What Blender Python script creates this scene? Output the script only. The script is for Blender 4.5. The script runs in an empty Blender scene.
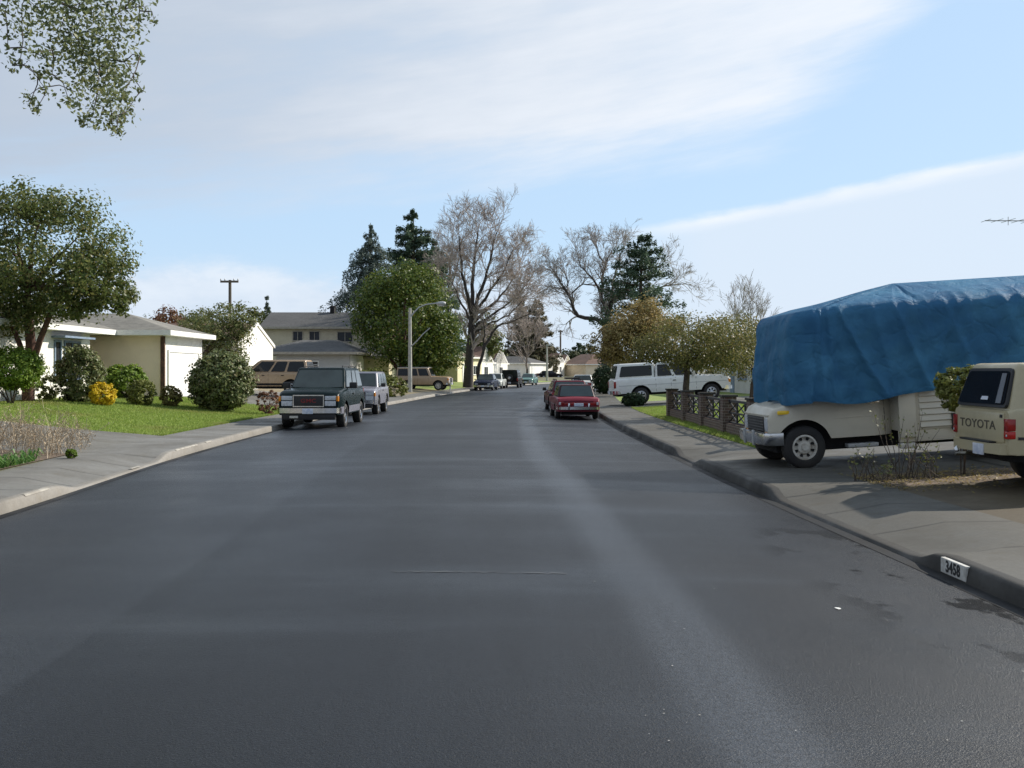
import bpy, bmesh, math, random
import numpy as np
from mathutils import Vector, Matrix
R = math.radians
SC = bpy.context.scene
COL = SC.collection
CAMZ, HZ, F = 1.65, 371.0, 1024.0
rng = np.random.default_rng(7)
rnd = random.Random(11)

# ------------------------------------------------------------------ layout maths
def spline(tab):
    xs = [t[0] for t in tab]; ys = [t[1] for t in tab]
    n = len(xs); m = []
    for i in range(n):
        if i == 0: m.append((ys[1]-ys[0])/(xs[1]-xs[0]))
        elif i == n-1: m.append((ys[-1]-ys[-2])/(xs[-1]-xs[-2]))
        else:
            a = (ys[i]-ys[i-1])/(xs[i]-xs[i-1]); b = (ys[i+1]-ys[i])/(xs[i+1]-xs[i])
            m.append((a+b)/2)
    def f(x):
        if x <= xs[0]: return ys[0]+m[0]*(x-xs[0])*0
        if x >= xs[-1]: return ys[-1]
        i = 0
        while xs[i+1] < x: i += 1
        h = xs[i+1]-xs[i]; t = (x-xs[i])/h
        return ((2*t**3-3*t*t+1)*ys[i] + (t**3-2*t*t+t)*h*m[i] + (-2*t**3+3*t*t)*ys[i+1] + (t**3-t*t)*h*m[i+1])
    return f
KL = spline([(-60,-5.6),(0,-5.8),(12.4,-6.2),(20.6,-6.75),(30.4,-6.95),(42,-6.8),(56,-6.1),(81.5,-4.5),(95,-3.0),(115,-.5),(133,3.0),(155,9.5),(185,20),(230,38),(300,70)])
KR = spline([(-60,3.9),(0,3.85),(7.5,3.75),(14.5,3.5),(18.5,3.4),(38,3.3),(50,3.8),(65,4.9),(80,6.4),(95,8.2),(115,11.4),(133,15),(155,21),(185,31.5),(230,49.5),(300,81.5)])
SW = 1.62          # kerb and pavement together
ZG = -0.10         # gutter level
def hgt(x, y):
    kl, kr = KL(y), KR(y)
    if kl-1e-4 <= x <= kr+1e-4:
        c = (kl+kr)/2; h = (kr-kl)/2
        return ZG*abs((x-c)/h)**1.6
    if x < kl:
        d = kl-x
        if d < SW: return 0.05+0.02*d/SW
        d -= SW; t = min(1, d/6.5); return 0.07+0.58*(t*t*(3-2*t)*0.5+t*0.5)
    d = x-kr
    if d < SW: return 0.05+0.02*d/SW
    d -= SW; t = min(1, d/8.0); return 0.07+0.42*t
def lerp(a, b, t): return a+(b-a)*t
def P(px, py, Y): return Vector(((px-512)/F*Y, Y, CAMZ+(HZ-py)/F*Y))
def X(px, Y): return (px-512)/F*Y

# ------------------------------------------------------------------ mesh helpers
class MB:
    def __init__(s): s.v = []; s.f = []; s.m = []; s.mi = 0
    def add(s, vs, fs):
        o = len(s.v); s.v.extend([tuple(v) for v in vs])
        for f in fs: s.f.append([i+o for i in f]); s.m.append(s.mi)
    def box(s, x0, x1, y0, y1, z0, z1):
        s.add([(x0,y0,z0),(x1,y0,z0),(x1,y1,z0),(x0,y1,z0),(x0,y0,z1),(x1,y0,z1),(x1,y1,z1),(x0,y1,z1)],
              [(3,2,1,0),(4,5,6,7),(0,1,5,4),(1,2,6,5),(2,3,7,6),(3,0,4,7)])
    def tube(s, pts, rad, n=6, cap=True):
        pts = [Vector(p) for p in pts]
        if not hasattr(rad, '__len__'): rad = [rad]*len(pts)
        vs = []; prev = None
        for i, p in enumerate(pts):
            d = (pts[min(i+1, len(pts)-1)]-pts[max(i-1, 0)])
            if d.length < 1e-9: d = Vector((0,0,1))
            d.normalize()
            if prev is None:
                a = Vector((0,0,1)) if abs(d.z) < .9 else Vector((1,0,0))
                u = d.cross(a).normalized()
            else:
                u = (prev-d*prev.dot(d))
                u = u.normalized() if u.length > 1e-6 else d.orthogonal().normalized()
            prev = u; w = d.cross(u)
            for k in range(n):
                t = 2*math.pi*k/n
                vs.append(p+(u*math.cos(t)+w*math.sin(t))*rad[i])
        fs = []
        for i in range(len(pts)-1):
            for k in range(n):
                a = i*n+k; b = i*n+(k+1) % n
                fs.append((a, b, b+n, a+n))
        if cap: fs.append(tuple(range(n-1, -1, -1))); fs.append(tuple(range((len(pts)-1)*n, len(pts)*n)))
        s.add(vs, fs)
    def lathe(s, prof, c=(0,0,0), axis='z', n=24):      # prof: (radius, height)
        vs = []; fs = []
        for r, h in prof:
            for k in range(n):
                t = 2*math.pi*k/n; a, b = r*math.cos(t), r*math.sin(t)
                if axis == 'z': vs.append((c[0]+a, c[1]+b, c[2]+h))
                elif axis == 'y': vs.append((c[0]+a, c[1]+h, c[2]+b))
                else: vs.append((c[0]+h, c[1]+a, c[2]+b))
        for i in range(len(prof)-1):
            for k in range(n):
                a = i*n+k; b = i*n+(k+1) % n
                fs.append((a, b, b+n, a+n))
        s.add(vs, fs)
    def prism(s, poly, d):             # polygon of 3-D points pushed along vector d
        n = len(poly); poly = [Vector(p) for p in poly]; d = Vector(d)
        s.add(poly+[p+d for p in poly],
              [tuple(range(n))[::-1], tuple(range(n, 2*n))]+[(i, (i+1) % n, (i+1) % n+n, i+n) for i in range(n)])
    def build(s, name, mat, parent=None, org=(0,0,0), smooth=None, bevel=0, seg=2):
        me = bpy.data.meshes.new(name)
        ox, oy, oz = org
        me.from_pydata([(v[0]-ox, v[1]-oy, v[2]-oz) for v in s.v], [], s.f)
        mats = mat if isinstance(mat, (list, tuple)) else [mat]
        for m in mats: me.materials.append(m)
        if len(mats) > 1: me.polygons.foreach_set('material_index', s.m)
        bm = bmesh.new(); bm.from_mesh(me)
        bmesh.ops.recalc_face_normals(bm, faces=bm.faces)
        if bevel:
            es = [e for e in bm.edges if len(e.link_faces) == 2 and e.calc_face_angle(0) > .5]
            bmesh.ops.bevel(bm, geom=es, offset=bevel, segments=seg, profile=.6, affect='EDGES', clamp_overlap=True)
        bm.to_mesh(me); bm.free()
        if smooth is not None or bevel:
            me.shade_smooth(); me.set_sharp_from_angle(angle=R(smooth or 35))
        return link(name, me, parent)
def link(name, me, parent=None):
    o = bpy.data.objects.new(name, me); COL.objects.link(o)
    if parent: o.parent = parent
    return o
def tag(o, label=None, cat=None, group=None, kind=None):
    if label: o['label'] = label
    if cat: o['category'] = cat
    if group: o['group'] = group
    if kind: o['kind'] = kind
    return o
def thing(name, label, cat, loc=(0,0,0), rz=0, group=None):
    o = bpy.data.objects.new(name, None); COL.objects.link(o)
    o.empty_display_size = .3; o.location = loc; o.rotation_euler = (0,0,rz)
    return tag(o, label, cat, group)
def copy_tree(o, parent=None):
    c = o.copy(); COL.objects.link(c)
    if parent: c.parent = parent
    for ch in o.children: copy_tree(ch, c)
    return c
def quads(name, V, mat, parent=None, org=(0,0,0), tri=False):
    k = 3 if tri else 4
    V = np.asarray(V, dtype=np.float32)-np.asarray(org, dtype=np.float32)
    n = len(V)//k
    me = bpy.data.meshes.new(name)
    me.vertices.add(n*k); me.vertices.foreach_set('co', V.ravel())
    me.loops.add(n*k); me.loops.foreach_set('vertex_index', np.arange(n*k, dtype=np.int32))
    me.polygons.add(n); me.polygons.foreach_set('loop_start', np.arange(0, n*k, k, dtype=np.int32))
    me.update(calc_edges=True); me.materials.append(mat)
    return link(name, me, parent)

# ------------------------------------------------------------------ materials
def nodes(name):
    m = bpy.data.materials.new(name); m.use_nodes = True
    nt = m.node_tree; b = nt.nodes['Principled BSDF']
    return m, nt, b
def N(nt, t, **kw):
    n = nt.nodes.new(t)
    for k, v in kw.items():
        if k.startswith('i_'): n.inputs[k[2:].replace('_', ' ')].default_value = v
        else: setattr(n, k, v)
    return n
def math_(nt, op, a, b=None, clamp=False):
    n = nt.nodes.new('ShaderNodeMath'); n.operation = op; n.use_clamp = clamp
    for i, v in enumerate((a, b)):
        if v is None: continue
        if hasattr(v, 'is_output'): nt.links.new(v, n.inputs[i])
        else: n.inputs[i].default_value = v
    return n.outputs[0]
def mixc(nt, fac, a, b, mode='MIX'):
    n = nt.nodes.new('ShaderNodeMix'); n.data_type = 'RGBA'; n.blend_type = mode
    for s, v in ((n.inputs['Factor'], fac), (n.inputs[6], a), (n.inputs[7], b)):
        if hasattr(v, 'is_output'): nt.links.new(v, s)
        else: s.default_value = v if not isinstance(v, tuple) else (v+(1,) if len(v) == 3 else v)
    return n.outputs[2]
def ramp(nt, v, p0, p1, a=0.0, b=1.0):
    n = nt.nodes.new('ShaderNodeMapRange'); n.interpolation_type = 'SMOOTHSTEP'
    nt.links.new(v, n.inputs[0])
    n.inputs[1].default_value = p0; n.inputs[2].default_value = p1; n.inputs[3].default_value = a; n.inputs[4].default_value = b
    return n.outputs[0]
def noise(nt, vec, scale, detail=4, rough=.55):
    n = nt.nodes.new('ShaderNodeTexNoise'); n.inputs['Scale'].default_value = scale
    n.inputs['Detail'].default_value = detail; n.inputs['Roughness'].default_value = rough
    if vec is not None: nt.links.new(vec, n.inputs['Vector'])
    return n.outputs[0]
def coord(nt, which='Object', scale=None):
    t = nt.nodes.new('ShaderNodeTexCoord').outputs[which]
    if scale:
        m = nt.nodes.new('ShaderNodeMapping'); m.inputs['Scale'].default_value = scale
        nt.links.new(t, m.inputs[0]); t = m.outputs[0]
    return t
def bump(nt, b, h, strength=.3, dist=.02):
    n = nt.nodes.new('ShaderNodeBump'); n.inputs['Strength'].default_value = strength; n.inputs['Distance'].default_value = dist
    nt.links.new(h, n.inputs['Height']); nt.links.new(n.outputs[0], b.inputs['Normal'])
def plain(name, c, rough=.6, metal=0, var=.15, scale=6, c2=None, coat=0, bumpk=0, dirt=0):
    m, nt, b = nodes(name)
    v = coord(nt); f = noise(nt, v, scale, 5, .6)
    c2 = c2 or tuple(x*(1-var*2) for x in c)
    fac = ramp(nt, f, .35, .7)
    nt.links.new(mixc(nt, fac, c, c2), b.inputs['Base Color'])
    b.inputs['Roughness'].default_value = rough; b.inputs['Metallic'].default_value = metal
    if coat: b.inputs['Coat Weight'].default_value = coat; b.inputs['Coat Roughness'].default_value = .08
    if bumpk: bump(nt, b, noise(nt, v, scale*6, 4), bumpk, .01)
    return m
def paint(name, c, rough=.35, dirtc=(.12,.1,.08), dirt=.35):
    m, nt, b = nodes(name); v = coord(nt)
    f = ramp(nt, noise(nt, v, 2.2, 6, .65), .45, .8, 0, dirt)
    nt.links.new(mixc(nt, f, c, tuple(lerp(x, y, .5 if max(c) > .1 else .12) for x, y in zip(c, dirtc))), b.inputs['Base Color'])
    nt.links.new(ramp(nt, noise(nt, v, 5, 4), .3, .8, rough*.7, rough*1.5), b.inputs['Roughness'])
    lum = sum(c)/3
    b.inputs['Coat Weight'].default_value = .35 if lum > .1 else .1; b.inputs['Coat Roughness'].default_value = .12
    if lum < .1: b.inputs['Specular IOR Level'].default_value = .06; b.inputs['Coat Weight'].default_value = .02
    return m
def leafmat(name, cols, trans=.35, rough=.5, patch=None):
    m, nt, b = nodes(name)
    g = nt.nodes.new('ShaderNodeNewGeometry')
    cr = nt.nodes.new('ShaderNodeValToRGB'); nt.links.new(g.outputs['Random Per Island'], cr.inputs[0])
    cr.color_ramp.elements[0].color = (*cols[0], 1); cr.color_ramp.elements[1].color = (*cols[-1], 1)
    for i, c in enumerate(cols[1:-1]):
        e = cr.color_ramp.elements.new((i+1)/(len(cols)-1)); e.color = (*c, 1)
    big = noise(nt, coord(nt), 1.1, 3)
    c = mixc(nt, ramp(nt, big, .35, .65), cr.outputs[0], mixc(nt, .5, cr.outputs[0], (*cols[len(cols)//2], 1)))
    if patch: c = mixc(nt, ramp(nt, noise(nt, coord(nt), .45, 6, .7), .48, .7, 0, .75), c, patch)
    nt.links.new(c, b.inputs['Base Color']); b.inputs['Roughness'].default_value = rough
    b.inputs['Specular IOR Level'].default_value = .25
    t = nt.nodes.new('ShaderNodeBsdfTranslucent'); nt.links.new(c, t.inputs[0])
    mx = nt.nodes.new('ShaderNodeMixShader'); mx.inputs[0].default_value = trans
    out = nt.nodes['Material Output']
    nt.links.new(b.outputs[0], mx.inputs[1]); nt.links.new(t.outputs[0], mx.inputs[2]); nt.links.new(mx.outputs[0], out.inputs[0])
    return m
def concrete(name, c, joint=0):
    m, nt, b = nodes(name); v = coord(nt)
    f1 = noise(nt, v, .7, 6, .65); f2 = noise(nt, v, 22, 4, .7); f3 = noise(nt, v, 2.7, 5, .7)
    col = mixc(nt, ramp(nt, f1, .3, .72), c, tuple(x*.62 for x in c))
    col = mixc(nt, ramp(nt, f3, .52, .75, 0, .6), col, (c[0]*.62, c[1]*.55, c[2]*.42))
    col = mixc(nt, ramp(nt, f2, .35, .7, 0, .35), col, tuple(x*.5 for x in c))
    if joint:
        uv = nt.nodes.new('ShaderNodeUVMap'); sp = nt.nodes.new('ShaderNodeSeparateXYZ'); nt.links.new(uv.outputs[0], sp.inputs[0])
        t = math_(nt, 'FRACT', math_(nt, 'DIVIDE', sp.outputs[1], joint))
        j = math_(nt, 'LESS_THAN', math_(nt, 'ABSOLUTE', math_(nt, 'SUBTRACT', t, .5)), .016)
        col = mixc(nt, math_(nt, 'MULTIPLY', j, .9), col, tuple(x*.3 for x in c))
    nt.links.new(col, b.inputs['Base Color'])
    nt.links.new(ramp(nt, f1, .3, .7, .45, .8), b.inputs['Roughness'])
    bump(nt, b, f2, .25, .006)
    return m

M = {}
M['glass'] = plain('car_glass', (.016,.019,.022), .06, var=.1, scale=1.5); M['glass'].node_tree.nodes['Principled BSDF'].inputs['Specular IOR Level'].default_value = .3
M['glass_smoked'] = plain('smoked_glass', (.012,.013,.016), .08, var=.1, scale=1.5); M['glass_smoked'].node_tree.nodes['Principled BSDF'].inputs['Specular IOR Level'].default_value = .06
M['glass_pale'] = plain('car_glass_pale', (.035,.05,.05), .08, var=.2, scale=1.5)
M['black'] = plain('black_plastic', (.018,.018,.02), .55)
M['under'] = plain('underbody', (.01,.01,.011), .85)
M['tyre'] = plain('tyre_rubber', (.014,.014,.015), .8, c2=(.03,.028,.025), scale=4)
M['chrome'] = plain('chrome', (.62,.63,.65), .18, metal=1, var=.1)
M['alloy'] = plain('alloy', (.5,.51,.53), .32, metal=.9, var=.15)
M['steelwhite'] = plain('white_steel', (.62,.6,.54), .45, c2=(.4,.36,.3))
M['lamp'] = plain('lamp_lens', (.55,.57,.6), .08, var=.15, scale=20)
M['amber'] = plain('amber_lens', (.75,.26,.02), .15, var=.1)
M['amber_bright'] = plain('amber_bright', (.95,.62,.03), .2, var=.05)
M['redlens'] = plain('red_lens', (.33,.012,.012), .15, var=.2)
M['plate'] = plain('plate', (.7,.72,.76), .4, c2=(.45,.5,.62), scale=9)
M['platedark'] = plain('plate_blue', (.22,.28,.42), .4)
M['wood'] = plain('weathered_wood', (.16,.13,.1), .8, var=.25, scale=9)
M['bark'] = plain('bark', (.1,.075,.055), .9, c2=(.045,.035,.028), scale=14, bumpk=.5)
M['bark_pale'] = plain('bark_pale', (.2,.16,.125), .9, c2=(.085,.065,.05), scale=10, bumpk=.5)
M['bark_dark'] = plain('bark_dark', (.06,.05,.045), .9, c2=(.03,.025,.022), scale=10)
M['bark_red'] = plain('bark_red', (.13,.065,.045), .9, c2=(.06,.035,.028), scale=10)
M['twig'] = plain('twig', (.38,.34,.31), .9, c2=(.26,.23,.2), scale=3)
M['twig_red'] = plain('twig_warm', (.43,.37,.33), .9, c2=(.3,.25,.215), scale=3)
M['drystem'] = leafmat('dry_stem', [(.24,.17,.11),(.42,.33,.22),(.62,.54,.42)], .15, .8)
M['galv'] = plain('galvanised', (.42,.43,.43), .5, metal=.3, var=.12)
M['concrete_pole'] = plain('pole_concrete', (.45,.44,.4), .8)
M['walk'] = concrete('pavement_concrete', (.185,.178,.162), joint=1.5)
M['walk_damp_shade'] = concrete('pavement_concrete_damp_shade', (.105,.10,.087), joint=1.5); M['drive_damp_shade'] = concrete('driveway_concrete_damp_shade', (.10,.094,.08), joint=3.0)  # darker right-side copies: damp concrete with missing shade put into the colour
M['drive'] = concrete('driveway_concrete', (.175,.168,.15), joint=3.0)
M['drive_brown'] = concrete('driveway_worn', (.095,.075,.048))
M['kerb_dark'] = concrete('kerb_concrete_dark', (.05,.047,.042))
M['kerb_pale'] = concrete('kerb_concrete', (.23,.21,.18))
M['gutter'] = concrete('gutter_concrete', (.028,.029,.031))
M['gutter'].node_tree.nodes['Principled BSDF'].inputs['Specular IOR Level'].default_value = .12
for k_ in ('kerb_dark', 'walk_damp_shade', 'drive_damp_shade', 'drive_brown', 'walk', 'drive'): M[k_].node_tree.nodes['Principled BSDF'].inputs['Specular IOR Level'].default_value = .25
M['dirt'] = plain('bare_soil', (.13,.09,.06), .95, c2=(.06,.045,.03), scale=5, bumpk=.6)
M['duff'] = plain('dry_ground', (.2,.16,.095), .95, c2=(.1,.085,.045), scale=2.5, bumpk=.6)
def soil_grass(name, a, b_, c):
    m, nt, b = nodes(name); v = coord(nt)
    f = noise(nt, v, .6, 6, .7); g = noise(nt, v, 9, 5, .7)
    col = mixc(nt, ramp(nt, f, .35, .65), a, b_); col = mixc(nt, ramp(nt, g, .45, .75, 0, .7), col, c)
    nt.links.new(col, b.inputs['Base Color']); b.inputs['Roughness'].default_value = .9
    bump(nt, b, noise(nt, v, 35, 3), .6, .03)
    return m
M['lawn'] = soil_grass('lawn_ground', (.17,.23,.045), (.2,.25,.06), (.11,.14,.035))
M['earth'] = soil_grass('earth_ground', (.1,.1,.045), (.13,.115,.065), (.07,.075,.035))
M['grass'] = leafmat('grass_blades', [(.16,.245,.045),(.24,.33,.065),(.33,.39,.11)], .35, .6, (.26,.25,.085))

# asphalt: UV (u metres from the left kerb line, v metres along), colour and gloss follow the lanes
def asphalt():
    m, nt, b = nodes('asphalt')
    uv = nt.nodes.new('ShaderNodeUVMap'); sp = nt.nodes.new('ShaderNodeSeparateXYZ'); nt.links.new(uv.outputs[0], sp.inputs[0])
    u, v = sp.outputs[0], sp.outputs[1]
    def uvs(sx, sy):
        mp = nt.nodes.new('ShaderNodeMapping'); mp.inputs['Scale'].default_value = (sx*9.8, sy, 1); nt.links.new(uv.outputs[0], mp.inputs[0]); return mp.outputs[0]
    streak = noise(nt, uvs(1.3, .07), 1.0, 5, .6)
    cross = noise(nt, uvs(.12, .5), 1.0, 5, .6)
    blot = noise(nt, uvs(1, 1), .35, 6, .65)
    grain = noise(nt, uvs(1, 1), 75, 3, .8)
    grit = noise(nt, uvs(1, 1), 38, 2, .9)
    wob = math_(nt, 'MULTIPLY', math_(nt, 'SUBTRACT', noise(nt, uvs(.5, .18), 1, 4), .5), .7)
    uu = math_(nt, 'ADD', u, wob)
    # pale track in the right lane, u about .76 of the width
    band = math_(nt, 'ABSOLUTE', math_(nt, 'SUBTRACT', uu, .765))
    t1 = ramp(nt, math_(nt, 'ABSOLUTE', math_(nt, 'SUBTRACT', math_(nt, 'ADD', u, math_(nt, 'MULTIPLY', wob, .035)), .725)), .008, .042, 1, 0)
    t2 = ramp(nt, math_(nt, 'ABSOLUTE', math_(nt, 'SUBTRACT', math_(nt, 'ADD', u, math_(nt, 'MULTIPLY', wob, .05)), .46)), .02, .12, 1, 0)
    seam = ramp(nt, math_(nt, 'ADD', u, math_(nt, 'MULTIPLY', wob, .006)), .335, .343, 1, 0)     # parking lane strip laid separately
    gut = ramp(nt, u, .0, .05, 1, 0)
    base = mixc(nt, ramp(nt, blot, .3, .7), (.0065,.0085,.012), (.012,.015,.0205))
    base = mixc(nt, math_(nt, 'MULTIPLY', ramp(nt, streak, .35, .7), .55), base, (.024,.029,.038))
    base = mixc(nt, math_(nt, 'MULTIPLY', ramp(nt, cross, .48, .68), .75), base, (.038,.045,.056))
    base = mixc(nt, math_(nt, 'MULTIPLY', t1, ramp(nt, streak, .2, .6, .45, .95)), base, (.064,.074,.09))
    base = mixc(nt, math_(nt, 'MULTIPLY', t2, .28), base, (.010,.010,.0115))
    base = mixc(nt, math_(nt, 'MULTIPLY', seam, ramp(nt, cross, .3, .65, .35, .8)), base, (.034,.04,.05))
    base = mixc(nt, math_(nt, 'MULTIPLY', gut, .55), base, (.011,.011,.010))
    base = mixc(nt, ramp(nt, grain, .35, .75, 0, .6), base, (.005,.005,.0055))
    base = mixc(nt, ramp(nt, noise(nt, uvs(1, 1), 24, 3, .85), .4, .66, 0, .5), base, (.006,.0065,.0075))
    base = mixc(nt, ramp(nt, noise(nt, uvs(1, 1), 120, 2, .9), .58, .74, 0, .75), base, (.085,.09,.102))
    base = mixc(nt, ramp(nt, grit, .72, .8, 0, .6), base, (.2,.2,.2))
    # oil and damp stains by the right kerb
    reg = math_(nt, 'MULTIPLY', math_(nt, 'MULTIPLY', ramp(nt, u, .84, .93), ramp(nt, v, 54.5, 57.5)), ramp(nt, v, 63, 59))
    sn = noise(nt, uvs(1, .7), 1.7, 5, .6)
    stain = math_(nt, 'MULTIPLY', reg, ramp(nt, sn, .545, .6))
    base = mixc(nt, math_(nt, 'MULTIPLY', stain, .8), base, (.004,.004,.004))
    nt.links.new(base, b.inputs['Base Color'])
    nt.links.new(math_(nt, 'ADD', ramp(nt, blot, .3, .7, .36, .48), ramp(nt, cross, .48, .7, 0, -.10)), b.inputs['Roughness'])
    nt.links.new(math_(nt, 'SUBTRACT', .21, math_(nt, 'MULTIPLY', stain, .17)), b.inputs['Specular IOR Level'])
    bump(nt, b, math_(nt, 'ADD', grain, math_(nt, 'MULTIPLY', grit, .6)), .9, .008)
    return m
M['asphalt'] = asphalt()

# ------------------------------------------------------------------ the setting
def rows(y0, y1):
    ys = []; y = y0
    while y < y1:
        ys.append(y); y += .25 if -2 < y < 30 else (.6 if y < 70 and y > -10 else 2.0)
    ys.append(y1); return ys
def strip(name, ys, xf, zf, mat, uvf=None, smooth=True):
    """rows along y; xf(y) gives the x of every column, zf(x, y) its height"""
    V = []; Fc = []; n = None
    for y in ys:
        xs = xf(y); n = len(xs)
        V += [(x, y, zf(x, y)) for x in xs]
    for i in range(len(ys)-1):
        for k in range(n-1):
            a = i*n+k; Fc.append((a, a+1, a+n+1, a+n))
    me = bpy.data.meshes.new(name); me.from_pydata(V, [], Fc); me.materials.append(mat)
    if smooth: me.shade_smooth()
    uvl = me.uv_layers.new(name='UVMap')
    for lp in me.loops:
        v = V[lp.vertex_index]; r = lp.vertex_index//n; c = lp.vertex_index % n
        uvl.data[lp.index].uv = uvf(v, r, c) if uvf else (v[0], v[1])
    return link(name, me)
def build_setting():
    ysG = [-60+i*2 for i in range(0, 190)]+[340, 400, 550, 800, 1400, 2600]
    offs = [2500, 900, 300, 120, 60, 36, 24, 18, 14, 11, 8.5, 7, 6, 5, 4, 3, 2.2, 1.7]
    def gx(y):
        l, r = KL(y), KR(y)
        return [l-o for o in offs]+[l-.1, lerp(l, r, .25), lerp(l, r, .5), lerp(l, r, .75), r+.1]+[r+o for o in reversed(offs)]
    g = strip('ground', ysG, gx, lambda x, y: hgt(x, y)-.07-(.08 if KL(y)-.2 < x < KR(y)+.2 else 0), M['earth']); tag(g, kind='structure')
    ysR = rows(-50, 296)
    L = [0.0]
    for i in range(1, len(ysR)):
        a, b = ysR[i-1], ysR[i]
        L.append(L[-1]+math.hypot(b-a, (KL(b)+KR(b)-KL(a)-KR(a))/2))
    nc = 14
    r = strip('road', ysR, lambda y: [lerp(KL(y), KR(y), k/nc) for k in range(nc+1)], hgt, M['asphalt'],
              lambda v, r_, c: (c/nc, L[r_])); 
    # the asphalt shader wants u as a fraction across and v in metres; widen u for the noises by the mapping scales
    tag(r, kind='structure')
    def dip(ranges):
        def h(y):
            k = .155
            for a, b, e in ranges:
                t = min(1, max(0, (y-a)/e), 1) if y < (a+b)/2 else min(1, max(0, (b-y)/e))
                k = min(k, .155-.12*(t*t*(3-2*t)))
            return k
        return h
    hr = dip([(8.95, 14.2, .55), (-6, 3.0, .6), (44, 50, .8), (18.6, 21.5, .7)])
    hl = dip([(14.2, 20.3, 1.0), (-7, 8, .8), (41.5, 50.0, 1.0), (72, 80, 1)])
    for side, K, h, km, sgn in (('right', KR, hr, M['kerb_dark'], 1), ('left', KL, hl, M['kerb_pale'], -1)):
        def gz(x, y): return hgt(x, y)
        gu = strip('gutter', ysR, (lambda y: [K(y)-sgn*.15, K(y)-sgn*.08, K(y)-sgn*.0]), lambda x, y: hgt(x, y)+.004, M['gutter']); tag(gu, kind='structure')
        prof = [(0, -.02), (.025, .8), (.045, .95), (.075, 1.0), (.15, 1.0), (.152, .4)]
        def kx(y): return [K(y)+sgn*p[0] for p in prof]
        V = {}
        def kz(x, y):
            o = min(prof, key=lambda p: abs(p[0]-abs(x-K(y)))); return ZG+max(o[1]*h(y), -.02)
        ke = strip('kerb', ysR, kx, kz, km); tag(ke, kind='structure'); ke.data.shade_smooth(); ke.data.set_sharp_from_angle(angle=R(40))
        def sx(y): return [K(y)+sgn*o for o in (.153, .5, .9, SW)]
        def sz(x, y):
            d = abs(x-K(y)); t = min(1, (d-.153)/.75)
            return lerp(ZG+h(y)-.002, hgt(x, y)+.004, t*t*(3-2*t))
        pv = strip('pavement', ysR, sx, sz, M['walk_damp_shade'] if side == 'right' else M['walk'], lambda v, r_, c: (c, L[r_])); tag(pv, kind='structure')
    # yards: tiles of lawn, soil and driveway beside the pavements, all following the terrain
    def tile(name, side, y0, y1, d0, d1, mat, dz, skew=(0, 0)):
        K, sgn = (KR, 1) if side == 'r' else (KL, -1)
        ny = max(2, int((y1-y0)/.8)); nx = 12
        ys = [lerp(y0, y1, i/ny) for i in range(ny+1)]
        def fx(y):
            return [K(y)+sgn*(SW+.0+lerp(d0, d1, k/nx)) for k in range(nx+1)]
        o = strip(name, ys, fx, lambda x, y: hgt(x, y)+dz, mat, lambda v, r_, c: (v[1], v[0])); tag(o, kind='structure'); return o
    # left side
    tile('soil', 'l', -30, 18.0, 0, 26, M['earth'], .004)
    tile('driveway', 'l', 18.0, 24.9, 0, 26, M['drive'], .004)
    tile('lawn', 'l', 24.9, 42.3, 0, 5.2, M['lawn'], .004)
    tile('lawn', 'l', 24.9, 42.3, 5.2, 26, M['lawn'], .004)
    tile('driveway', 'l', 42.3, 55.0, 0, 26, M['drive'], .004)
    tile('soil', 'l', 55.0, 84, 0, 26, M['duff'], .004)
    tile('lawn', 'l', 84, 150, 0, 26, M['lawn'], .004)
    # right side
    tile('driveway', 'r', -10, 3.5, 0, 24, M['drive_damp_shade'], .004)
    tile('driveway', 'r', 3.5, 13.95, 0, 24, M['drive_brown'], .004)
    tile('soil', 'r', 13.95, 15.4, 0, 24, M['dirt'], .006)
    tile('driveway', 'r', 15.4, 20.6, 0, 24, M['drive_damp_shade'], .004)
    tile('lawn', 'r', 20.6, 43.8, 0, 24, M['lawn'], .004)
    tile('driveway', 'r', 43.8, 51, 0, 24, M['drive'], .004)
    tile('lawn', 'r', 51, 160, 0, 24, M['lawn'], .004)
build_setting()
def lawn_grass(name, side, y0, y1, d0, d1, n, seed, h=.06):
    r = np.random.default_rng(seed); K, sgn = (KR, 1) if side == 'r' else (KL, -1)
    ys = r.uniform(y0, y1, n); ds = r.uniform(d0, d1, n); ds = np.where(r.random(n) < .06, d0+np.abs(r.normal(0, .08, n)), ds)
    b = np.array([(K(y)+sgn*(SW+d), y, 0) for y, d in zip(ys, ds)]); b[:, 2] = [hgt(x, y)+.002 for x, y, _ in b]
    a = r.uniform(0, 2*np.pi, n); w = r.uniform(.006, .013, n)*1.3; hh = h*r.uniform(.5, 1.25, n)
    t = np.stack([np.cos(a), np.sin(a), a*0], 1)*w[:, None]
    tip = b+np.stack([r.normal(0, .025, n), r.normal(0, .025, n), hh], 1)
    V = np.stack([b-t, b+t, tip], 1).reshape(-1, 3)
    o = quads(name, V, M['grass'], tri=True); tag(o, kind='stuff', label='mown green grass growing on the lawn', cat='grass'); return o
lawn_grass('grass', 'l', 24.9, 42.3, 0, 8, 110000, 1).__setitem__('label', 'mown sunlit grass of the lawn in front of the white house')
lawn_grass('grass', 'r', 20.6, 43.8, 0, 7, 85000, 2).__setitem__('label', 'green grass around the brick pillar fence on the right')
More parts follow.
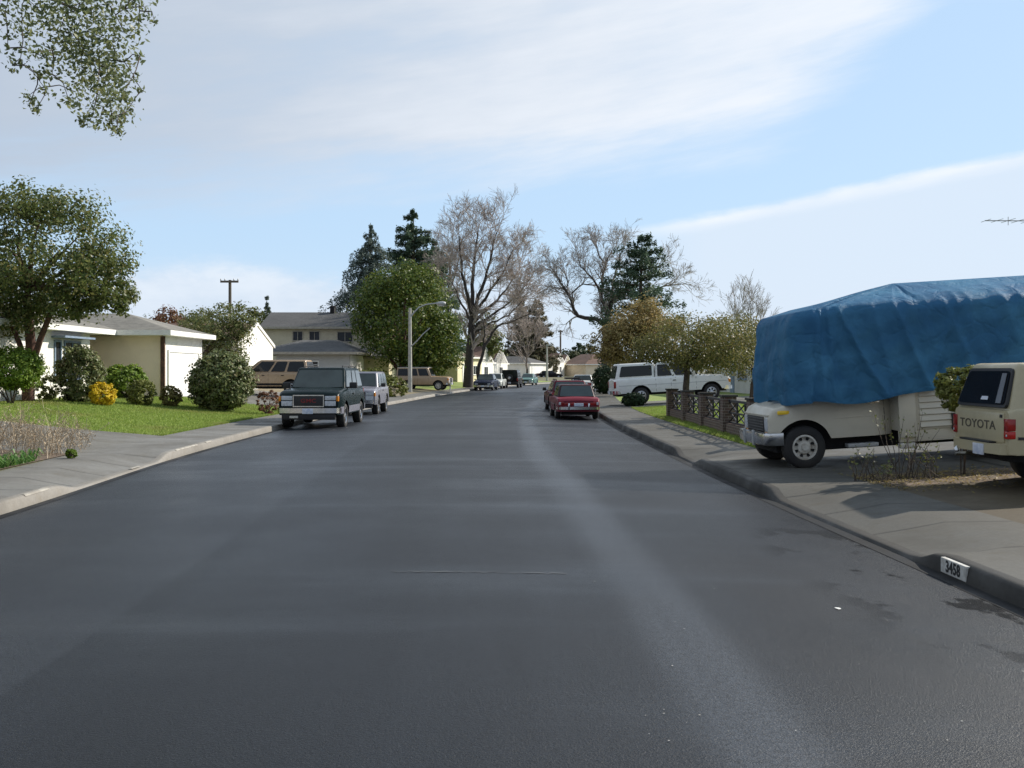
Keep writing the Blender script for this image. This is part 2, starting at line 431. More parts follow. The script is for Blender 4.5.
# ------------------------------------------------------------------ vegetation
def unit(a): return a/np.maximum(np.linalg.norm(a, axis=1, keepdims=True), 1e-9)
def leaf_quads(r, pts, nrm, size, aspect=.55):
    n = len(pts); t = unit(np.cross(nrm, r.normal(size=(n, 3)))); b = np.cross(nrm, t)
    s = (size*r.uniform(.6, 1.35, n))[:, None]
    fold = nrm*s*.12*r.uniform(-1, 1, n)[:, None]
    return np.stack([pts-t*s*.5, pts+b*s*.5*aspect+fold, pts+t*s*.5, pts-b*s*.5*aspect+fold], 1).reshape(-1, 3)
def cloud(r, centre, radii, nclump, per, clump, inner=.35, lobes=.18, squash=.75, up=.35):
    """leaf clumps through an uneven ellipsoid: points and normals"""
    c = np.asarray(centre, float); rad = np.asarray(radii, float)
    ld = unit(r.normal(size=(7, 3))); la = r.uniform(-lobes, lobes, 7)
    d = unit(r.normal(size=(nclump, 3)))
    k = 1+(np.clip(d@ld.T, 0, 1)**2@la)
    rr = (inner**3+(1-inner**3)*r.random(nclump))**(1/3)
    cc = d*rad*(rr*k)[:, None]
    sz = clump*r.uniform(.55, 1.3, nclump)
    idx = np.repeat(np.arange(nclump), per)
    off = unit(r.normal(size=(len(idx), 3)))*(r.random((len(idx), 1))**.5)*.95; off[:, 2] *= squash
    p = cc[idx]+off*sz[idx][:, None]
    n = unit(off*.8+unit(p/rad)*.5+r.normal(size=p.shape)*.55+np.array([0, 0, up]))
    return p+c, n, cc+c
def limbs_to(mb, base, fork, targets, r0, r, n=7, bend=.25):
    mb.tube([base, (Vector(base)+Vector(fork))/2+Vector((r.normal(0, .08), r.normal(0, .08), 0)), fork], [r0*1.25, r0, r0*.8], 9)
    for t in targets:
        f = Vector(fork); t = Vector(t); m = (f+t)/2+Vector((r.normal(0, bend), r.normal(0, bend), abs(r.normal(0, bend))))
        k = min(1, .9/(1+.2*(t-f).length))
        mb.tube([f, m, t], [r0*.6*k, r0*.35*k, r0*.08], n)
def leafy_tree(name, label, base, clouds, leaf, mat, bark, r0, fork_h, seed, cat='tree', group=None, extra=None, nl=12, aspect=.55):
    r = np.random.default_rng(seed); root = thing(name, label, cat, base, 0, group)
    V = []; C = []
    for c in clouds:
        p, n, cc = cloud(r, *c[:2], *c[2:5], **(c[5] if len(c) > 5 else {}))
        V.append(leaf_quads(r, p, n, leaf, aspect)); C.append(cc)
    quads('crown', np.concatenate(V), mat, root, base)
    cc = np.concatenate(C); pick = cc[r.choice(len(cc), min(nl, len(cc)), replace=False)]
    mb = MB()
    if extra: extra(mb, r)
    else: limbs_to(mb, base, (base[0]+r.normal(0, .1), base[1], base[2]+fork_h), pick, r0, r)
    mb.build('trunk', bark, root, base, smooth=60)
    return root
def shrub(label, x, y, w, h, mat, seed, leaf=.05, n=2600,  name='shrub', cat='shrub', z0=None, wy=None, inner=.72, lobes=.07, group=None, gap=.0, stem=True):
    r = np.random.default_rng(seed); z = hgt(x, y) if z0 is None else z0
    root = thing(name, label, cat, (x, y, z), 0, group)
    rz = (h-gap)/2; c = (x, y, z+gap+rz*.96)
    k = max(40, n//16); leaf *= 1.15
    p, nn, cc = cloud(r, c, (w/2*.98, (wy or w)/2*.98, rz*1.0), k, 40, min(w, h)*.125, inner=inner, lobes=lobes)
    p[:, 2] = np.maximum(p[:, 2], z+.02)
    quads('foliage', leaf_quads(r, p, nn, leaf), mat, root, (x, y, z))
    if stem:
        mb = MB()
        for q in cc[r.choice(len(cc), 7, replace=False)]:
            mb.tube([(x+r.normal(0, .04), y+r.normal(0, .04), z-.05), ((x+q[0])/2, (y+q[1])/2, (z+q[2])/2), tuple(q)], [.025, .016, .006], 5)
        mb.build('stem', M['bark'], root, (x, y, z))
    return root
def grow(mb, r, p, d, L, rad, depth, maxd, spread=.5, up=.12, nseg=4, kids=(2, 4), shrink=.68, minr=.006, twig=None):
    pts = [Vector(p)]; d = Vector(d).normalized(); rr = [rad]
    for i in range(nseg):
        d = (d+Vector(r.normal(0, .13, 3))+Vector((0, 0, up*.5))).normalized()
        pts.append(pts[-1]+d*L/nseg); rr.append(max(minr, rad*(1-.62*(i+1)/nseg)))
    mb.tube(pts, rr, 3 if rad < .025 else (4 if rad < .06 else 6), cap=False)
    if depth >= maxd: return
    nk = int(r.integers(kids[0], kids[1]+1))
    for k in range(nk):
        t = r.uniform(.3, 1.0) if k else 1.0
        i = min(nseg-1, int(t*nseg)); q = pts[i]+(pts[i+1]-pts[i])*min(1, t*nseg-i)
        ax = Vector(r.normal(0, 1, 3)); ax = (ax-d*ax.dot(d)).normalized()
        nd = (d+ax*spread*r.uniform(.5, 1.5)+Vector((0, 0, up))).normalized()
        grow(mb, r, q, nd, L*shrink*r.uniform(.75, 1.2), max(minr, rr[i]*.62), depth+1, maxd, spread, up, max(2, nseg-1), kids, shrink, minr)
def bare_tree(name, label, base, mains, seed, twigmat, bark, side=None, cat='tree', group=None, maxd=3, L=2.2, kids=(3, 5), spread=.6, up=.1, minr=.012):
    """mains: limb polylines [(point, radius), ...]; twigs grow from the outer part of each"""
    r = np.random.default_rng(seed); root = thing(name, label, cat, base, 0, group)
    mb = MB(); tw = MB()
    for m in mains:
        pts = [Vector(q[0]) for q in m]; rad = [q[1] for q in m]
        # smooth the polyline a little
        P2 = [pts[0]]; R2 = [rad[0]]
        for i in range(len(pts)-1):
            for t in (.33, .67, 1):
                j = Vector(r.normal(0, .03*(pts[i+1]-pts[i]).length, 3)) if t < 1 else Vector((0, 0, 0))
                P2.append(pts[i].lerp(pts[i+1], t)+j); R2.append(lerp(rad[i], rad[i+1], t))
        mb.tube(P2, R2, 8)
        n = len(P2)
        for i in range(max(1, int(n*.45)), n):
            d = (P2[i]-P2[i-1]).normalized()
            for k in range(2 if i < n-1 else 3):
                ax = Vector(r.normal(0, 1, 3)); ax = (ax-d*ax.dot(d)).normalized()
                nd = d+ax*r.uniform(.35, 1.0) if i < n-1 or k else d
                grow(tw, r, P2[i], nd, L*r.uniform(.7, 1.2), max(.03, R2[i]*.55), 0, maxd, spread, up, 4, kids, .66, minr)
    mb.build('trunk', bark, root, base, smooth=60)
    tw.build('crown', twigmat, root, base)
    return root
def conifer(name, label, base, H, rad, seed, mat, bark, droop=.25, nlev=26, perlev=7, z0=.12, spike=1.0, leaf=.35, dens=14, uneven=.25, group=None, tip=0.0):
    r = np.random.default_rng(seed); root = thing(name, label, 'tree', base, 0, group)
    b = Vector(base); mb = MB(); mb.tube([b, b+Vector((0, 0, H*.5)), b+Vector((r.normal(0, .1), 0, H))], [rad*.09, rad*.06, .02], 8)
    pts = []; nr = []
    for i in range(nlev):
        t = (i+r.random())/nlev; z = H*(z0+(1-z0)*t); ln = rad*(1-t)**spike+tip
        for k in range(perlev if t < .85 else 4):
            a = r.uniform(0, 2*np.pi); l = ln*r.uniform(1-uneven*1.6, 1+uneven)
            if l < .15: l = .15
            d = np.array([math.cos(a), math.sin(a), 0]); dz = -droop*l*r.uniform(.5, 1.3)
            e = np.array([b.x, b.y, b.z+z])
            mb.tube([e, e+d*l*.5+[0, 0, dz*.2+.08*l], e+d*l+[0, 0, dz]], [.045*l/rad+.01, .025, .006], 4)
            n = int(dens*(l/rad*.8+.25)*4)
            u = np.sqrt(r.random(n)); w = r.normal(0, .13*l+.06, n)*(1.15-u)
            q = e+d*(l*u)[:, None]+np.outer(w, [-d[1], d[0], 0])
            q[:, 2] += dz*u**2+.08*l*np.sin(u*3)+r.normal(0, .10+.03*l, n)-np.abs(w)*.25
            pts.append(q); nr.append(unit(r.normal(size=(n, 3))*.6+[0, 0, 1]+d*.3))
    p = np.concatenate(pts); n = np.concatenate(nr)
    quads('crown', leaf_quads(r, p, n, leaf, .4), mat, root, base)
    mb.build('trunk', bark, root, base)
    return root

G = {}
G['street'] = leafmat('leaf_grey_green', [(.07,.10,.05),(.13,.165,.075),(.19,.22,.09),(.23,.235,.095)], .4, .42)
G['left'] = leafmat('leaf_glossy_olive', [(.042,.07,.022),(.08,.12,.034),(.14,.165,.05),(.235,.2,.075)], .48, .36)
G['bush'] = leafmat('leaf_dark_shrub', [(.06,.085,.03),(.105,.14,.045),(.165,.19,.075),(.17,.14,.065)], .2, .45)
G['bush_bright'] = leafmat('leaf_bright_green', [(.08,.15,.018),(.14,.22,.025),(.21,.27,.04)], .35, .5)
G['bush_olive'] = leafmat('leaf_olive_shrub', [(.10,.125,.03),(.16,.18,.04),(.21,.21,.06)], .25, .5)
G['bush_yellow'] = leafmat('leaf_yellow', [(.5,.36,.02),(.68,.5,.025),(.78,.6,.06)], .3, .5)
G['box'] = leafmat('leaf_boxwood', [(.10,.11,.03),(.18,.16,.045),(.2,.13,.05)], .2, .5)
G['round'] = leafmat('leaf_round_tree', [(.028,.065,.016),(.06,.11,.02),(.115,.155,.026),(.2,.205,.03)], .3, .45)
G['pine'] = leafmat('needle_dark', [(.05,.09,.06),(.08,.125,.08),(.12,.165,.09)], .3, .6)
G['cedar'] = leafmat('needle_blue_grey', [(.08,.115,.10),(.13,.17,.145),(.18,.22,.19)], .3, .6)
G['olive'] = leafmat('leaf_olive_tree', [(.065,.095,.035),(.11,.145,.045),(.16,.175,.06),(.18,.15,.075)], .3, .5)
G['yellowgreen'] = leafmat('leaf_yellow_green', [(.065,.08,.025),(.115,.13,.04),(.175,.165,.055),(.22,.17,.07)], .4, .45)
G['autumn'] = leafmat('leaf_autumn', [(.17,.13,.06),(.27,.2,.08),(.33,.25,.10),(.22,.21,.08)], .4, .6)
G['brownpine'] = leafmat('needle_brownish', [(.09,.095,.055),(.16,.15,.085),(.22,.19,.12)], .15, .7)
G['far'] = leafmat('leaf_distant', [(.03,.045,.02),(.06,.075,.032),(.09,.085,.045)], .2, .7)
G['hedge'] = leafmat('leaf_hedge_dark', [(.014,.03,.013),(.026,.05,.02),(.045,.07,.026)], .15, .5)
G['weed'] = leafmat('leaf_strap_green', [(.05,.12,.025),(.09,.19,.04),(.15,.25,.06)], .3, .5)
G['red'] = leafmat('leaf_reddish', [(.12,.05,.035),(.18,.08,.05),(.2,.13,.06)], .3, .6)

def ground_pt(x, y): return (x, y, hgt(x, y))
# --- overhanging street tree, upper left (trunk stands outside the frame)
def overhang():
    r = np.random.default_rng(5); base = ground_pt(-8.6, 9.0)
    root = thing('tree', 'grey green street tree whose leafy spray hangs into the sky at upper left', 'tree', base)
    Y = 9.6; tx = 9.6/1024
    spots = [(5,12,.2,75),(22,30,.13,40),(8,48,.1,14),(20,62,.05,8),(12,65,.05,7),(44,14,.16,60),(60,30,.17,85),(72,8,.18,85),(92,16,.18,85),(66,52,.13,45),(84,48,.17,90),(104,38,.17,75),
             (100,66,.15,75),(82,70,.14,60),(116,60,.13,50),(118,80,.12,45),(98,90,.12,50),(110,102,.11,45),(122,96,.08,24),(76,92,.09,26),(70,104,.06,16),(52,74,.07,18),(46,90,.06,14),(38,75,.05,12),
             (30,102,.05,14),(36,110,.04,10),(28,96,.04,7),(118,116,.08,30),(126,112,.06,16),(92,116,.07,22),(84,122,.05,12),(98,126,.05,10),(117,132,.055,18),(112,122,.07,18),(124,32,.12,34),(132,16,.1,20),(140,6,.1,16),(148,14,.05,7),(154,20,.03,3),
             (138,28,.06,8),(140,56,.04,6),(142,90,.03,5),(134,76,.06,9),(110,6,.18,60),(60,-12,.2,80),(100,-16,.22,90),(20,-10,.2,70),(136,-14,.15,40),(40,52,.07,14),(50,60,.07,14)]
    P_, N_ = [], []; tips = []
    for px, py, s, n in [(a, b, c_, int(d_*2.1)) for a, b, c_, d_ in spots]:
        c = np.array(P(px, py, Y+r.normal(0, .35))); tips.append(c)
        o = r.normal(size=(int(n*1.35), 3))*s*[.62, 1.2, .62]; P_.append(c+o); N_.append(unit(r.normal(size=o.shape)+[0, 0, .5]))
    p, n, cc = cloud(r, (-8.4, 9.4, 7.6), (3.0, 3.2, 2.1), 190, 42, .6, inner=.4, lobes=.1)
    keep = ((p[:, 0]/p[:, 1]*1024+512) < 2) | ((371-(p[:, 2]-CAMZ)/p[:, 1]*1024) < -6)
    P_.append(p[keep]); N_.append(n[keep])
    quads('crown', leaf_quads(r, np.concatenate(P_), np.concatenate(N_), .052, .5), G['street'], root, base)
    mb = MB(); fork = Vector((-8.5, 9.1, 3.6))
    limbs_to(mb, base, fork, [tuple(c) for c in cc[:16]], .17, r)
    hub = Vector((-4.9, 9.5, 5.35)); mb.tube([fork, (-7.2, 9.3, 5.3), (-5.9, 9.4, 5.55), hub, P(90, -6, Y)], [.09, .06, .045, .03, .018], 7)
    b2 = P(78, 10, Y); mb.tube([hub, b2], [.02, .012], 5)
    done = [hub, P(90, -6, Y), b2, P(30, -8, Y), hub.lerp(b2, .5)]; mb.tube([hub, P(30, -8, Y)], [.015, .008], 5)
    for t in sorted((Vector(q) for q in tips), key=lambda q: (q-hub).length):
        s = min(done, key=lambda q: (q-t).length*(1.6 if q.z < t.z else 1)); m = s.lerp(t, .5)+Vector((r.normal(0, .03), r.normal(0, .03), .05)); mb.tube([s, m, t], [.007, .005, .003], 4); done += [m, t]
    mb.build('trunk', M['bark'], root, base, smooth=60)
overhang()

# --- left garden
def left_tree():
    base = ground_pt(-15.45, 32.7); Y = 32.3
    a = lambda px, py, dy=0: tuple(P(px, py, Y+dy))
    cl = [((*a(26, 254),), (3.7, 3.4, 2.4), 235, 62, .8, dict(inner=.3, lobes=.25)),
          ((*a(95, 268, -.5),), (1.35, 1.6, 1.4), 70, 60, .6, dict(inner=.2, lobes=.3)),
          ((*a(112, 298, -.3),), (.9, 1.0, .55), 50, 40, .42, dict(inner=.1)),
          ((*a(66, 303, -.6),), (1.0, 1.1, .6), 34, 50, .45, dict(inner=.1)),
          ((*a(42, 207),), (2.3, 2.0, .8), 70, 52, .6, dict(inner=.1, lobes=.4)),
          ((*a(4, 306),), (1.6, 1.6, 1.3), 80, 52, .6, dict(inner=.2)),
          ((*a(-30, 275),), (2.8, 3.0, 2.4), 140, 60, .85, dict(inner=.4))]
    def trunk(mb, r):
        b = Vector(base); f = P(31, 345, 32.5)
        mb.tube([b, P(29, 372, 32.6), f, P(27, 300, 32.5), P(30, 260, 32.5)], [.2, .17, .16, .12, .04], 9)
        mb.tube([P(31, 370, 32.5), P(40, 340, 32.3), P(52, 310, 32.1), P(70, 285, 32)], [.11, .1, .08, .03], 8)
        mb.tube([P(29, 378, 32.6), P(20, 345, 32.5), P(10, 320, 32.5), P(-10, 280, 32.5)], [.1, .09, .07, .03], 8)
        for q in ((60,250),(90,265),(100,295),(70,300),(20,230),(45,210),(0,240),(80,235),(115,300),(-20,270)):
            s = P(30, 290, 32.5); t = P(*q, 32.3+r.normal(0, .8)); mb.tube([s, s.lerp(t, .5)+Vector((0, r.normal(0, .3), .3)), t], [.07, .045, .012], 6)
    leafy_tree('tree', 'broad evergreen tree with red brown trunk shading the white house front', base, [(c[0], tuple(v*.88 for v in c[1]), c[2], c[3], c[4]*.88)+tuple(c[5:]) for c in cl], .12, G['left'], M['bark_red'], .2, 2, 21, extra=trunk)
left_tree()
def at(px, py):           # the ground point seen at a pixel
    d = Vector(((px-512)/F, 1, (HZ-py)/F)); y = 6.0
    while y < 300:
        x = d.x*y; z = CAMZ+d.z*y
        if z <= hgt(x, y): return x, y
        y += .05
    return d.x*300, 300
def bush(label, px, py, wpx, hpx, mat, seed, **kw):
    x, y = at(px, py); k = y/F
    return shrub(label, x, y+wpx*k*.3, wpx*k, hpx*k, G[mat], seed, **kw)
bush('tall rounded dark green shrub in front of the white house window', 73, 403, 46, 56, 'bush', 31, leaf=.1, n=3600)
bush('small bright yellow rounded shrub on the lawn', 99, 406, 25, 24, 'bush_yellow', 32, leaf=.07, n=1800)
bush('bright green leafy shrub against the tan garage wall', 122, 399, 40, 36, 'bush_bright', 33, leaf=.1, n=2400)
bush('low olive shrub tapering down, in front of the bright green shrub', 139, 406, 27, 27, 'bush_olive', 34, leaf=.07, n=1800)
bush('small clipped reddish green ball shrub near the garage corner', 169, 407, 22, 21, 'box', 35, leaf=.06, n=1800)
bush('huge egg shaped dark shrub beside the white garage door', 216, 412, 64, 62, 'bush', 36, leaf=.11, n=6000, inner=.7)
bush('grey leaved low shrub at the foot of the leaning tree', 44, 401, 22, 26, 'bush', 37, leaf=.07, n=900)
bush('tiny dark green shrub behind the yellow one', 97, 398, 14, 22, 'bush_olive', 38, leaf=.07, n=500)
bush('flat topped yellow green shrub at the left edge of the lawn', 2, 405, 62, 58, 'bush_bright', 39, leaf=.08, n=4500, gap=.5, lobes=.1)
bush('thin reddish twiggy shrub beside the tan parked truck', 266, 415, 22, 26, 'red', 40, leaf=.06, n=500)
bush('dry grassy shrub by the green truck front bumper', 284, 412, 16, 20, 'olive', 41, leaf=.06, n=350)
bush('grey green spreading shrub behind the silver parked truck', 392, 397, 32, 20, 'bush_olive', 42, leaf=.12, n=1400)
bush('round green shrub in front of the tan two storey house', 372, 388, 38, 20, 'bush_olive', 43, leaf=.14, n=1500)
bush('brown leaved shrub above the tan parked truck roof', 294, 385, 32, 25, 'red', 44, leaf=.14, n=1200)

def dead_bed():
    """brown dry perennials in the bed at the near left"""
    r = np.random.default_rng(50); cx, cy = at(45, 452)
    root = thing('perennial_clump', 'clump of dry brown dead perennial stems in the near left bed', 'plant', ground_pt(cx, cy))
    mb = MB(); tips = []
    for i in range(430):
        px = r.uniform(-25, 92); x, y = at(px, r.uniform(438, 462) - 6*(px < 30)); 
        if KL(y)-SW-x < .03: continue
        z = hgt(x, y); h = abs(r.normal(.36, .24))*(1.0 if px < 70 else .6)+.06
        b = Vector((x, y, z)); d = Vector((r.normal(0, .33), r.normal(0, .33), 1)).normalized()
        m = b+d*h*.6; e = b+d*h+Vector((r.normal(0, .1), r.normal(0, .1), 0))
        mb.tube([b, m, e], [.006, .005, .002], 3, cap=False)
        for k in range(4):
            t = b.lerp(e, r.uniform(.3, 1)); tips.append(tuple(t+Vector(r.normal(0, .05, 3))))
        for k in range(2):
            q = m.lerp(e, r.random()); mb.tube([q, q+Vector(r.normal(0, .1, 3))+Vector((0, 0, .05))], [.003, .0015], 3, cap=False)
    mb.build('stem', M['drystem'], root, ground_pt(cx, cy))
    t = np.array(tips); quads('foliage', leaf_quads(r, t, unit(r.normal(size=t.shape)), .045, .4), M['drystem'], root, ground_pt(cx, cy))
    for (px, py, n, label) in ((10, 470, 90, 'bright strap leaved plant at the lower left corner of the dry bed'), (35, 465, 60, 'strap leaved green plant beside the pavement in front of dry stems')):
        x0, y0 = at(px, py); rt = thing('plant', label, 'plant', ground_pt(x0, y0)); V = []
        for i in range(n):
            x, y = x0+r.normal(0, .28), y0+r.normal(0, .28); 
            if KL(y)-SW-x < .05: x = KL(y)-SW-.05-abs(r.normal(0, .1))
            z = hgt(x, y); a = r.uniform(0, 6.28); l = r.uniform(.12, .3)
            dv = np.array([math.cos(a), math.sin(a), 0]); s = np.array([-dv[1], dv[0], 0])*.014
            b = np.array([x, y, z]); m = b+dv*l*.4+[0, 0, l*.8]; e = b+dv*l+[0, 0, l*.45]
            V += [b-s, b+s, m+s, m-s, m-s, m+s, e+s*.2, e-s*.2]
        quads('foliage', np.array(V), G['weed'], rt, ground_pt(x0, y0))
    bush('small yellow green sprout at the tip of the dry bed', 70, 459, 11, 10, 'bush_bright', 52, leaf=.04, n=400, name='plant', cat='plant')
    # soil patch under it
    V = []; nx = 20
    for i in range(nx+1):
        y = lerp(13.0, 19.3, i/nx)
        for d in (0.02, .8*min(1, (19.4-y)/1.2+.05), 2.2*min(1, (19.4-y)/1.2+.05), 5*min(1, (19.4-y)/1.2+.05)):
            x = KL(y)-SW-d; V.append((x, y, hgt(x, y)+.02))
    me = bpy.data.meshes.new('soil'); me.from_pydata(V, [], [(i*4+k, i*4+k+1, (i+1)*4+k+1, (i+1)*4+k) for i in range(nx) for k in range(3)])
    me.materials.append(M['dirt']); tag(link('soil', me), kind='structure')
    r2 = np.random.default_rng(53); n = 9000; ys = r2.uniform(13, 18.6, n); ds = r2.uniform(.03, 3, n)
    b = np.array([(KL(y)-SW-d, y, hgt(KL(y)-SW-d, y)+.02) for y, d in zip(ys, ds)])
    a = r2.uniform(0, 6.28, n); t = np.stack([np.cos(a), np.sin(a), a*0], 1)*.006
    keep = (ys < 16.3) | (ds > 1.8)
    Vg = np.stack([b-t, b+t, b+np.stack([r2.normal(0, .02, n), r2.normal(0, .02, n), r2.uniform(.03, .09, n)], 1)], 1)[keep].reshape(-1, 3)
    tag(quads('grass', Vg, M['grass'], tri=True), 'patch of short green weeds beside the dry bed', 'grass', kind='stuff')
dead_bed()

# --- trees behind the left houses
leafy_tree('tree', 'olive brown bushy tree rising between the white garage and the gabled house', ground_pt(-15.0, 50.2),
    [(P(220, 330, 50), (1.55, 1.5, 1.15), 110, 36, .5, dict(inner=.2, lobes=.35)), (P(198, 328, 51), (1.0, 1.0, .75), 40, 32, .4, dict(lobes=.4)), (P(243, 322, 50), (.7, .7, .6), 30, 30, .35, dict(lobes=.4)), (P(226, 355, 50), (1.1, 1.0, 1.3), 70, 32, .45)], .13, G['olive'], M['bark'], .16, 1.8, 61)
leafy_tree('tree', 'rusty red topped tree peeping over the white garage roof', ground_pt(X(168, 90), 90), [(P(165, 322, 90), (1.8, 1.5, 1.1), 40, 30, .6, dict(lobes=.4))], .26, G['red'], M['bark'], .15, 2.5, 62)
leafy_tree('tree', 'dull green tree beyond the garage roof, left of the utility pole', ground_pt(X(196, 100), 100), [(P(190, 325, 100), (3.5, 2, 1.6), 70, 32, .8, dict(lobes=.4)), (P(245, 320, 100), (3, 2, 1.7), 60, 32, .8, dict(lobes=.4))], .3, G['olive'], M['bark'], .2, 2.5, 63)
conifer('conifer', 'small spindly conifer tip left of the two storey roof', ground_pt(X(267, 120), 120), 9.6, 1.7, 64, G['cedar'], M['bark'], nlev=16, perlev=5, leaf=.4, uneven=.5)
conifer('cedar_tree', 'tall blue grey cedar with drooping branches behind the two storey house', ground_pt(X(371, 103), 103), 15.6, 6.4, 65, G['cedar'], M['bark'], droop=.22, nlev=40, perlev=9, leaf=.28, dens=44, uneven=.32, spike=.8)
conifer('pine_tree', 'dark green pointed conifer rising above the round tree', ground_pt(X(413, 108), 108), 18.0, 5.2, 66, G['pine'], M['bark'], droop=-.12, nlev=34, perlev=10, leaf=.3, dens=62, uneven=.3, spike=.62)
conifer('pine_tree', 'dark conifer with blunt top right behind the pointed one', ground_pt(X(436, 112), 112), 15.2, 3.8, 67, G['pine'], M['bark'], droop=-.1, nlev=26, perlev=8, leaf=.32, dens=46, uneven=.3, spike=.5)
def round_tree():
    base = ground_pt(X(403, 85), 85)
    cl = [((*P(407, 318, 85),), (4.6, 4.4, 4.7), 420, 44, 1.15, dict(inner=.6, lobes=.1)),
          ((*P(440, 338, 84),), (2.0, 2.0, 2.6), 90, 40, .8, dict(inner=.3)),
          ((*P(432, 362, 84),), (2.2, 2.0, 1.2), 60, 40, .7, dict(inner=.2)),
          ((*P(379, 318, 84.5),), (2.0, 2.0, 2.4), 80, 40, .8, dict(inner=.3)),
          ((*P(410, 285, 85),), (2.8, 2.6, 2.0), 90, 40, .8, dict(inner=.3))]
    def trunk(mb, r):
        b = Vector(base)
        mb.tube([b, P(402, 368, 85), P(401, 350, 85), P(398, 330, 85)], [.3, .25, .2, .1], 9)
        mb.tube([P(403, 384, 85), P(405, 366, 84.8), P(402, 352, 84.7), P(406, 330, 84.8)], [.17, .15, .12, .08], 8)
        mb.tube([P(400, 372, 85), P(394, 364, 84.8), P(388, 352, 84.6), P(378, 335, 84.6)], [.16, .14, .12, .06], 8)
        mb.tube([P(404, 372, 85), P(410, 360, 84.8), P(418, 345, 84.6)], [.12, .1, .05], 8)
        for q in ((360,310),(380,285),(410,270),(440,300),(450,340),(425,320)):
            s = P(402, 345, 85); mb.tube([s, s.lerp(P(*q, 85), .5)+Vector((0, r.normal(0, .6), .3)), P(*q, 85)], [.12, .08, .02], 6)
    leafy_tree('tree', 'large round dense green tree over the streetlight', base, cl, .24, G['round'], M['bark_red'], .3, 2, 68, extra=trunk)
round_tree()
def tall_bare():
    Y = 98; b = ground_pt(X(468, Y), Y)
    q = lambda px, py, r_, dy=0: (P(px, py, Y+dy), r_)
    trunk = [(Vector(b), .52), q(469, 360, .4), q(471, 335, .33), q(473, 312, .27)]
    mains = [trunk,
        [q(472, 318, .2), q(466, 290, .15, -1), q(462, 262, .1, -1.5), q(459, 236, .05, -2)],
        [q(473, 312, .22), q(472, 285, .17, .5), q(475, 255, .12, 1), q(478, 228, .05, 1)],
        [q(473, 312, .2), q(482, 288, .15), q(490, 262, .11), q(497, 232, .05)],
        [q(473, 316, .18), q(486, 298, .13, -1), q(500, 278, .09, -2), q(513, 250, .04, -2)],
        [q(474, 322, .17), q(490, 306, .13, 1), q(506, 290, .08, 2), q(520, 268, .04, 3)],
        [q(474, 328, .15), q(492, 315, .11), q(510, 302, .07), q(526, 285, .04)],
        [q(475, 332, .12), q(492, 322, .09, -1), q(508, 316, .06, -2), q(522, 301, .035, -2)],
        [q(472, 322, .15), q(462, 305, .1, 1), q(453, 285, .06, 2), q(449, 262, .03, 2)]]
    bare_tree('bare_tree', 'tall leafless tree with fanned twiggy crown beside the round green tree', b, mains, 71, M['twig_red'], M['bark_dark'], maxd=3, L=1.75, kids=(3, 6), spread=.72, up=.05, minr=.012)
    Y2 = 95; b = ground_pt(X(480, Y2), Y2); q = lambda px, py, r_, dy=0: (P(px, py, Y2+dy), r_)
    bare_tree('bare_tree', 'thin leaning leafless trunk right of the tall bare tree', b,
        [[(Vector(b), .2), q(479, 365, .16), q(485, 345, .13), q(498, 326, .1), q(514, 321, .07), q(530, 314, .04), q(537, 308, .02)], [q(483, 350, .1), q(485, 335, .07), q(482, 318, .03)]], 72, M['twig_red'], M['bark_dark'], maxd=1, L=1.1, kids=(2, 3))
    Y3 = 116; b = ground_pt(X(448, Y3), Y3); q = lambda px, py, r_, dy=0: (P(px, py, Y3+dy), r_)
    bare_tree('bare_tree', 'hazy leafless tree half hidden behind the dark conifers', b,
        [[(Vector(b), .4), q(448, 330, .3), q(446, 300, .2)], [q(446, 300, .18), q(440, 270, .1), q(436, 242, .04)], [q(446, 300, .16), q(450, 268, .1), q(453, 238, .04)], [q(446, 300, .14), q(456, 272, .08), q(464, 246, .04)]], 73, M['twig_red'], M['bark_dark'], maxd=2, L=1.3, kids=(4, 6), spread=.6)
tall_bare()
conifer('conifer', 'grey green conical tree at the end of the street, left of its pair', ground_pt(X(522, 190), 190), 14.6, 3.8, 74, G['brownpine'], M['bark'], droop=-.2, nlev=26, perlev=8, leaf=.7, dens=18, spike=.75, z0=.05)
conifer('conifer', 'brownish conical tree at the end of the street, right of its pair', ground_pt(X(537, 192), 192), 14.2, 4.4, 75, G['brownpine'], M['bark'], droop=-.2, nlev=26, perlev=8, leaf=.7, dens=18, spike=.6, z0=.05)
leafy_tree('tree', 'yellow olive tree between the bare trunks and the far gables', ground_pt(X(484, 150), 150), [(P(484, 338, 150), (2.0, 2.0, 3.4), 70, 32, 1.0, dict(lobes=.3)), (P(493, 345, 150), (1.6, 1.6, 1.8), 40, 32, .8)], .42, G['olive'], M['bark'], .2, 2.5, 76)
def far_bare(px, top, Y, w, label, seed, mat='twig', n=7, L=None, bot=372, fork=.35):
    b = ground_pt(X(px, Y), Y); h = P(px, top, Y).z-b[2]; r = np.random.default_rng(seed); wx = w*Y/F/2
    mains = [[(Vector(b), .02*h), (Vector(b)+Vector((0, 0, h*fork)), .014*h)]]
    f = mains[0][-1][0]
    for k in range(n):
        a = (k/(n-1)-.5)*2
        e = f+Vector((a*wx*.75, r.normal(0, wx*.4), h*(1-fork)*(.88-.35*abs(a)**1.5)))
        mains.append([(f, .009*h), (f.lerp(e, .5)+Vector((a*wx*.12, 0, 0)), .006*h), (e, .02)])
    return bare_tree('bare_tree', label, b, mains, seed, M[mat], M['bark_dark'], maxd=2, L=L or h*.13, kids=(3, 5), spread=.55, minr=.02*Y/170)
far_bare(527, 322, 165, 36, 'brown leafless tree in front of the far conical pair', 77, 'twig_red', L=2.0)
far_bare(747, 289, 120, 44, 'symmetrical leafless tree far behind the blue tarp', 78, 'twig', L=1.5)

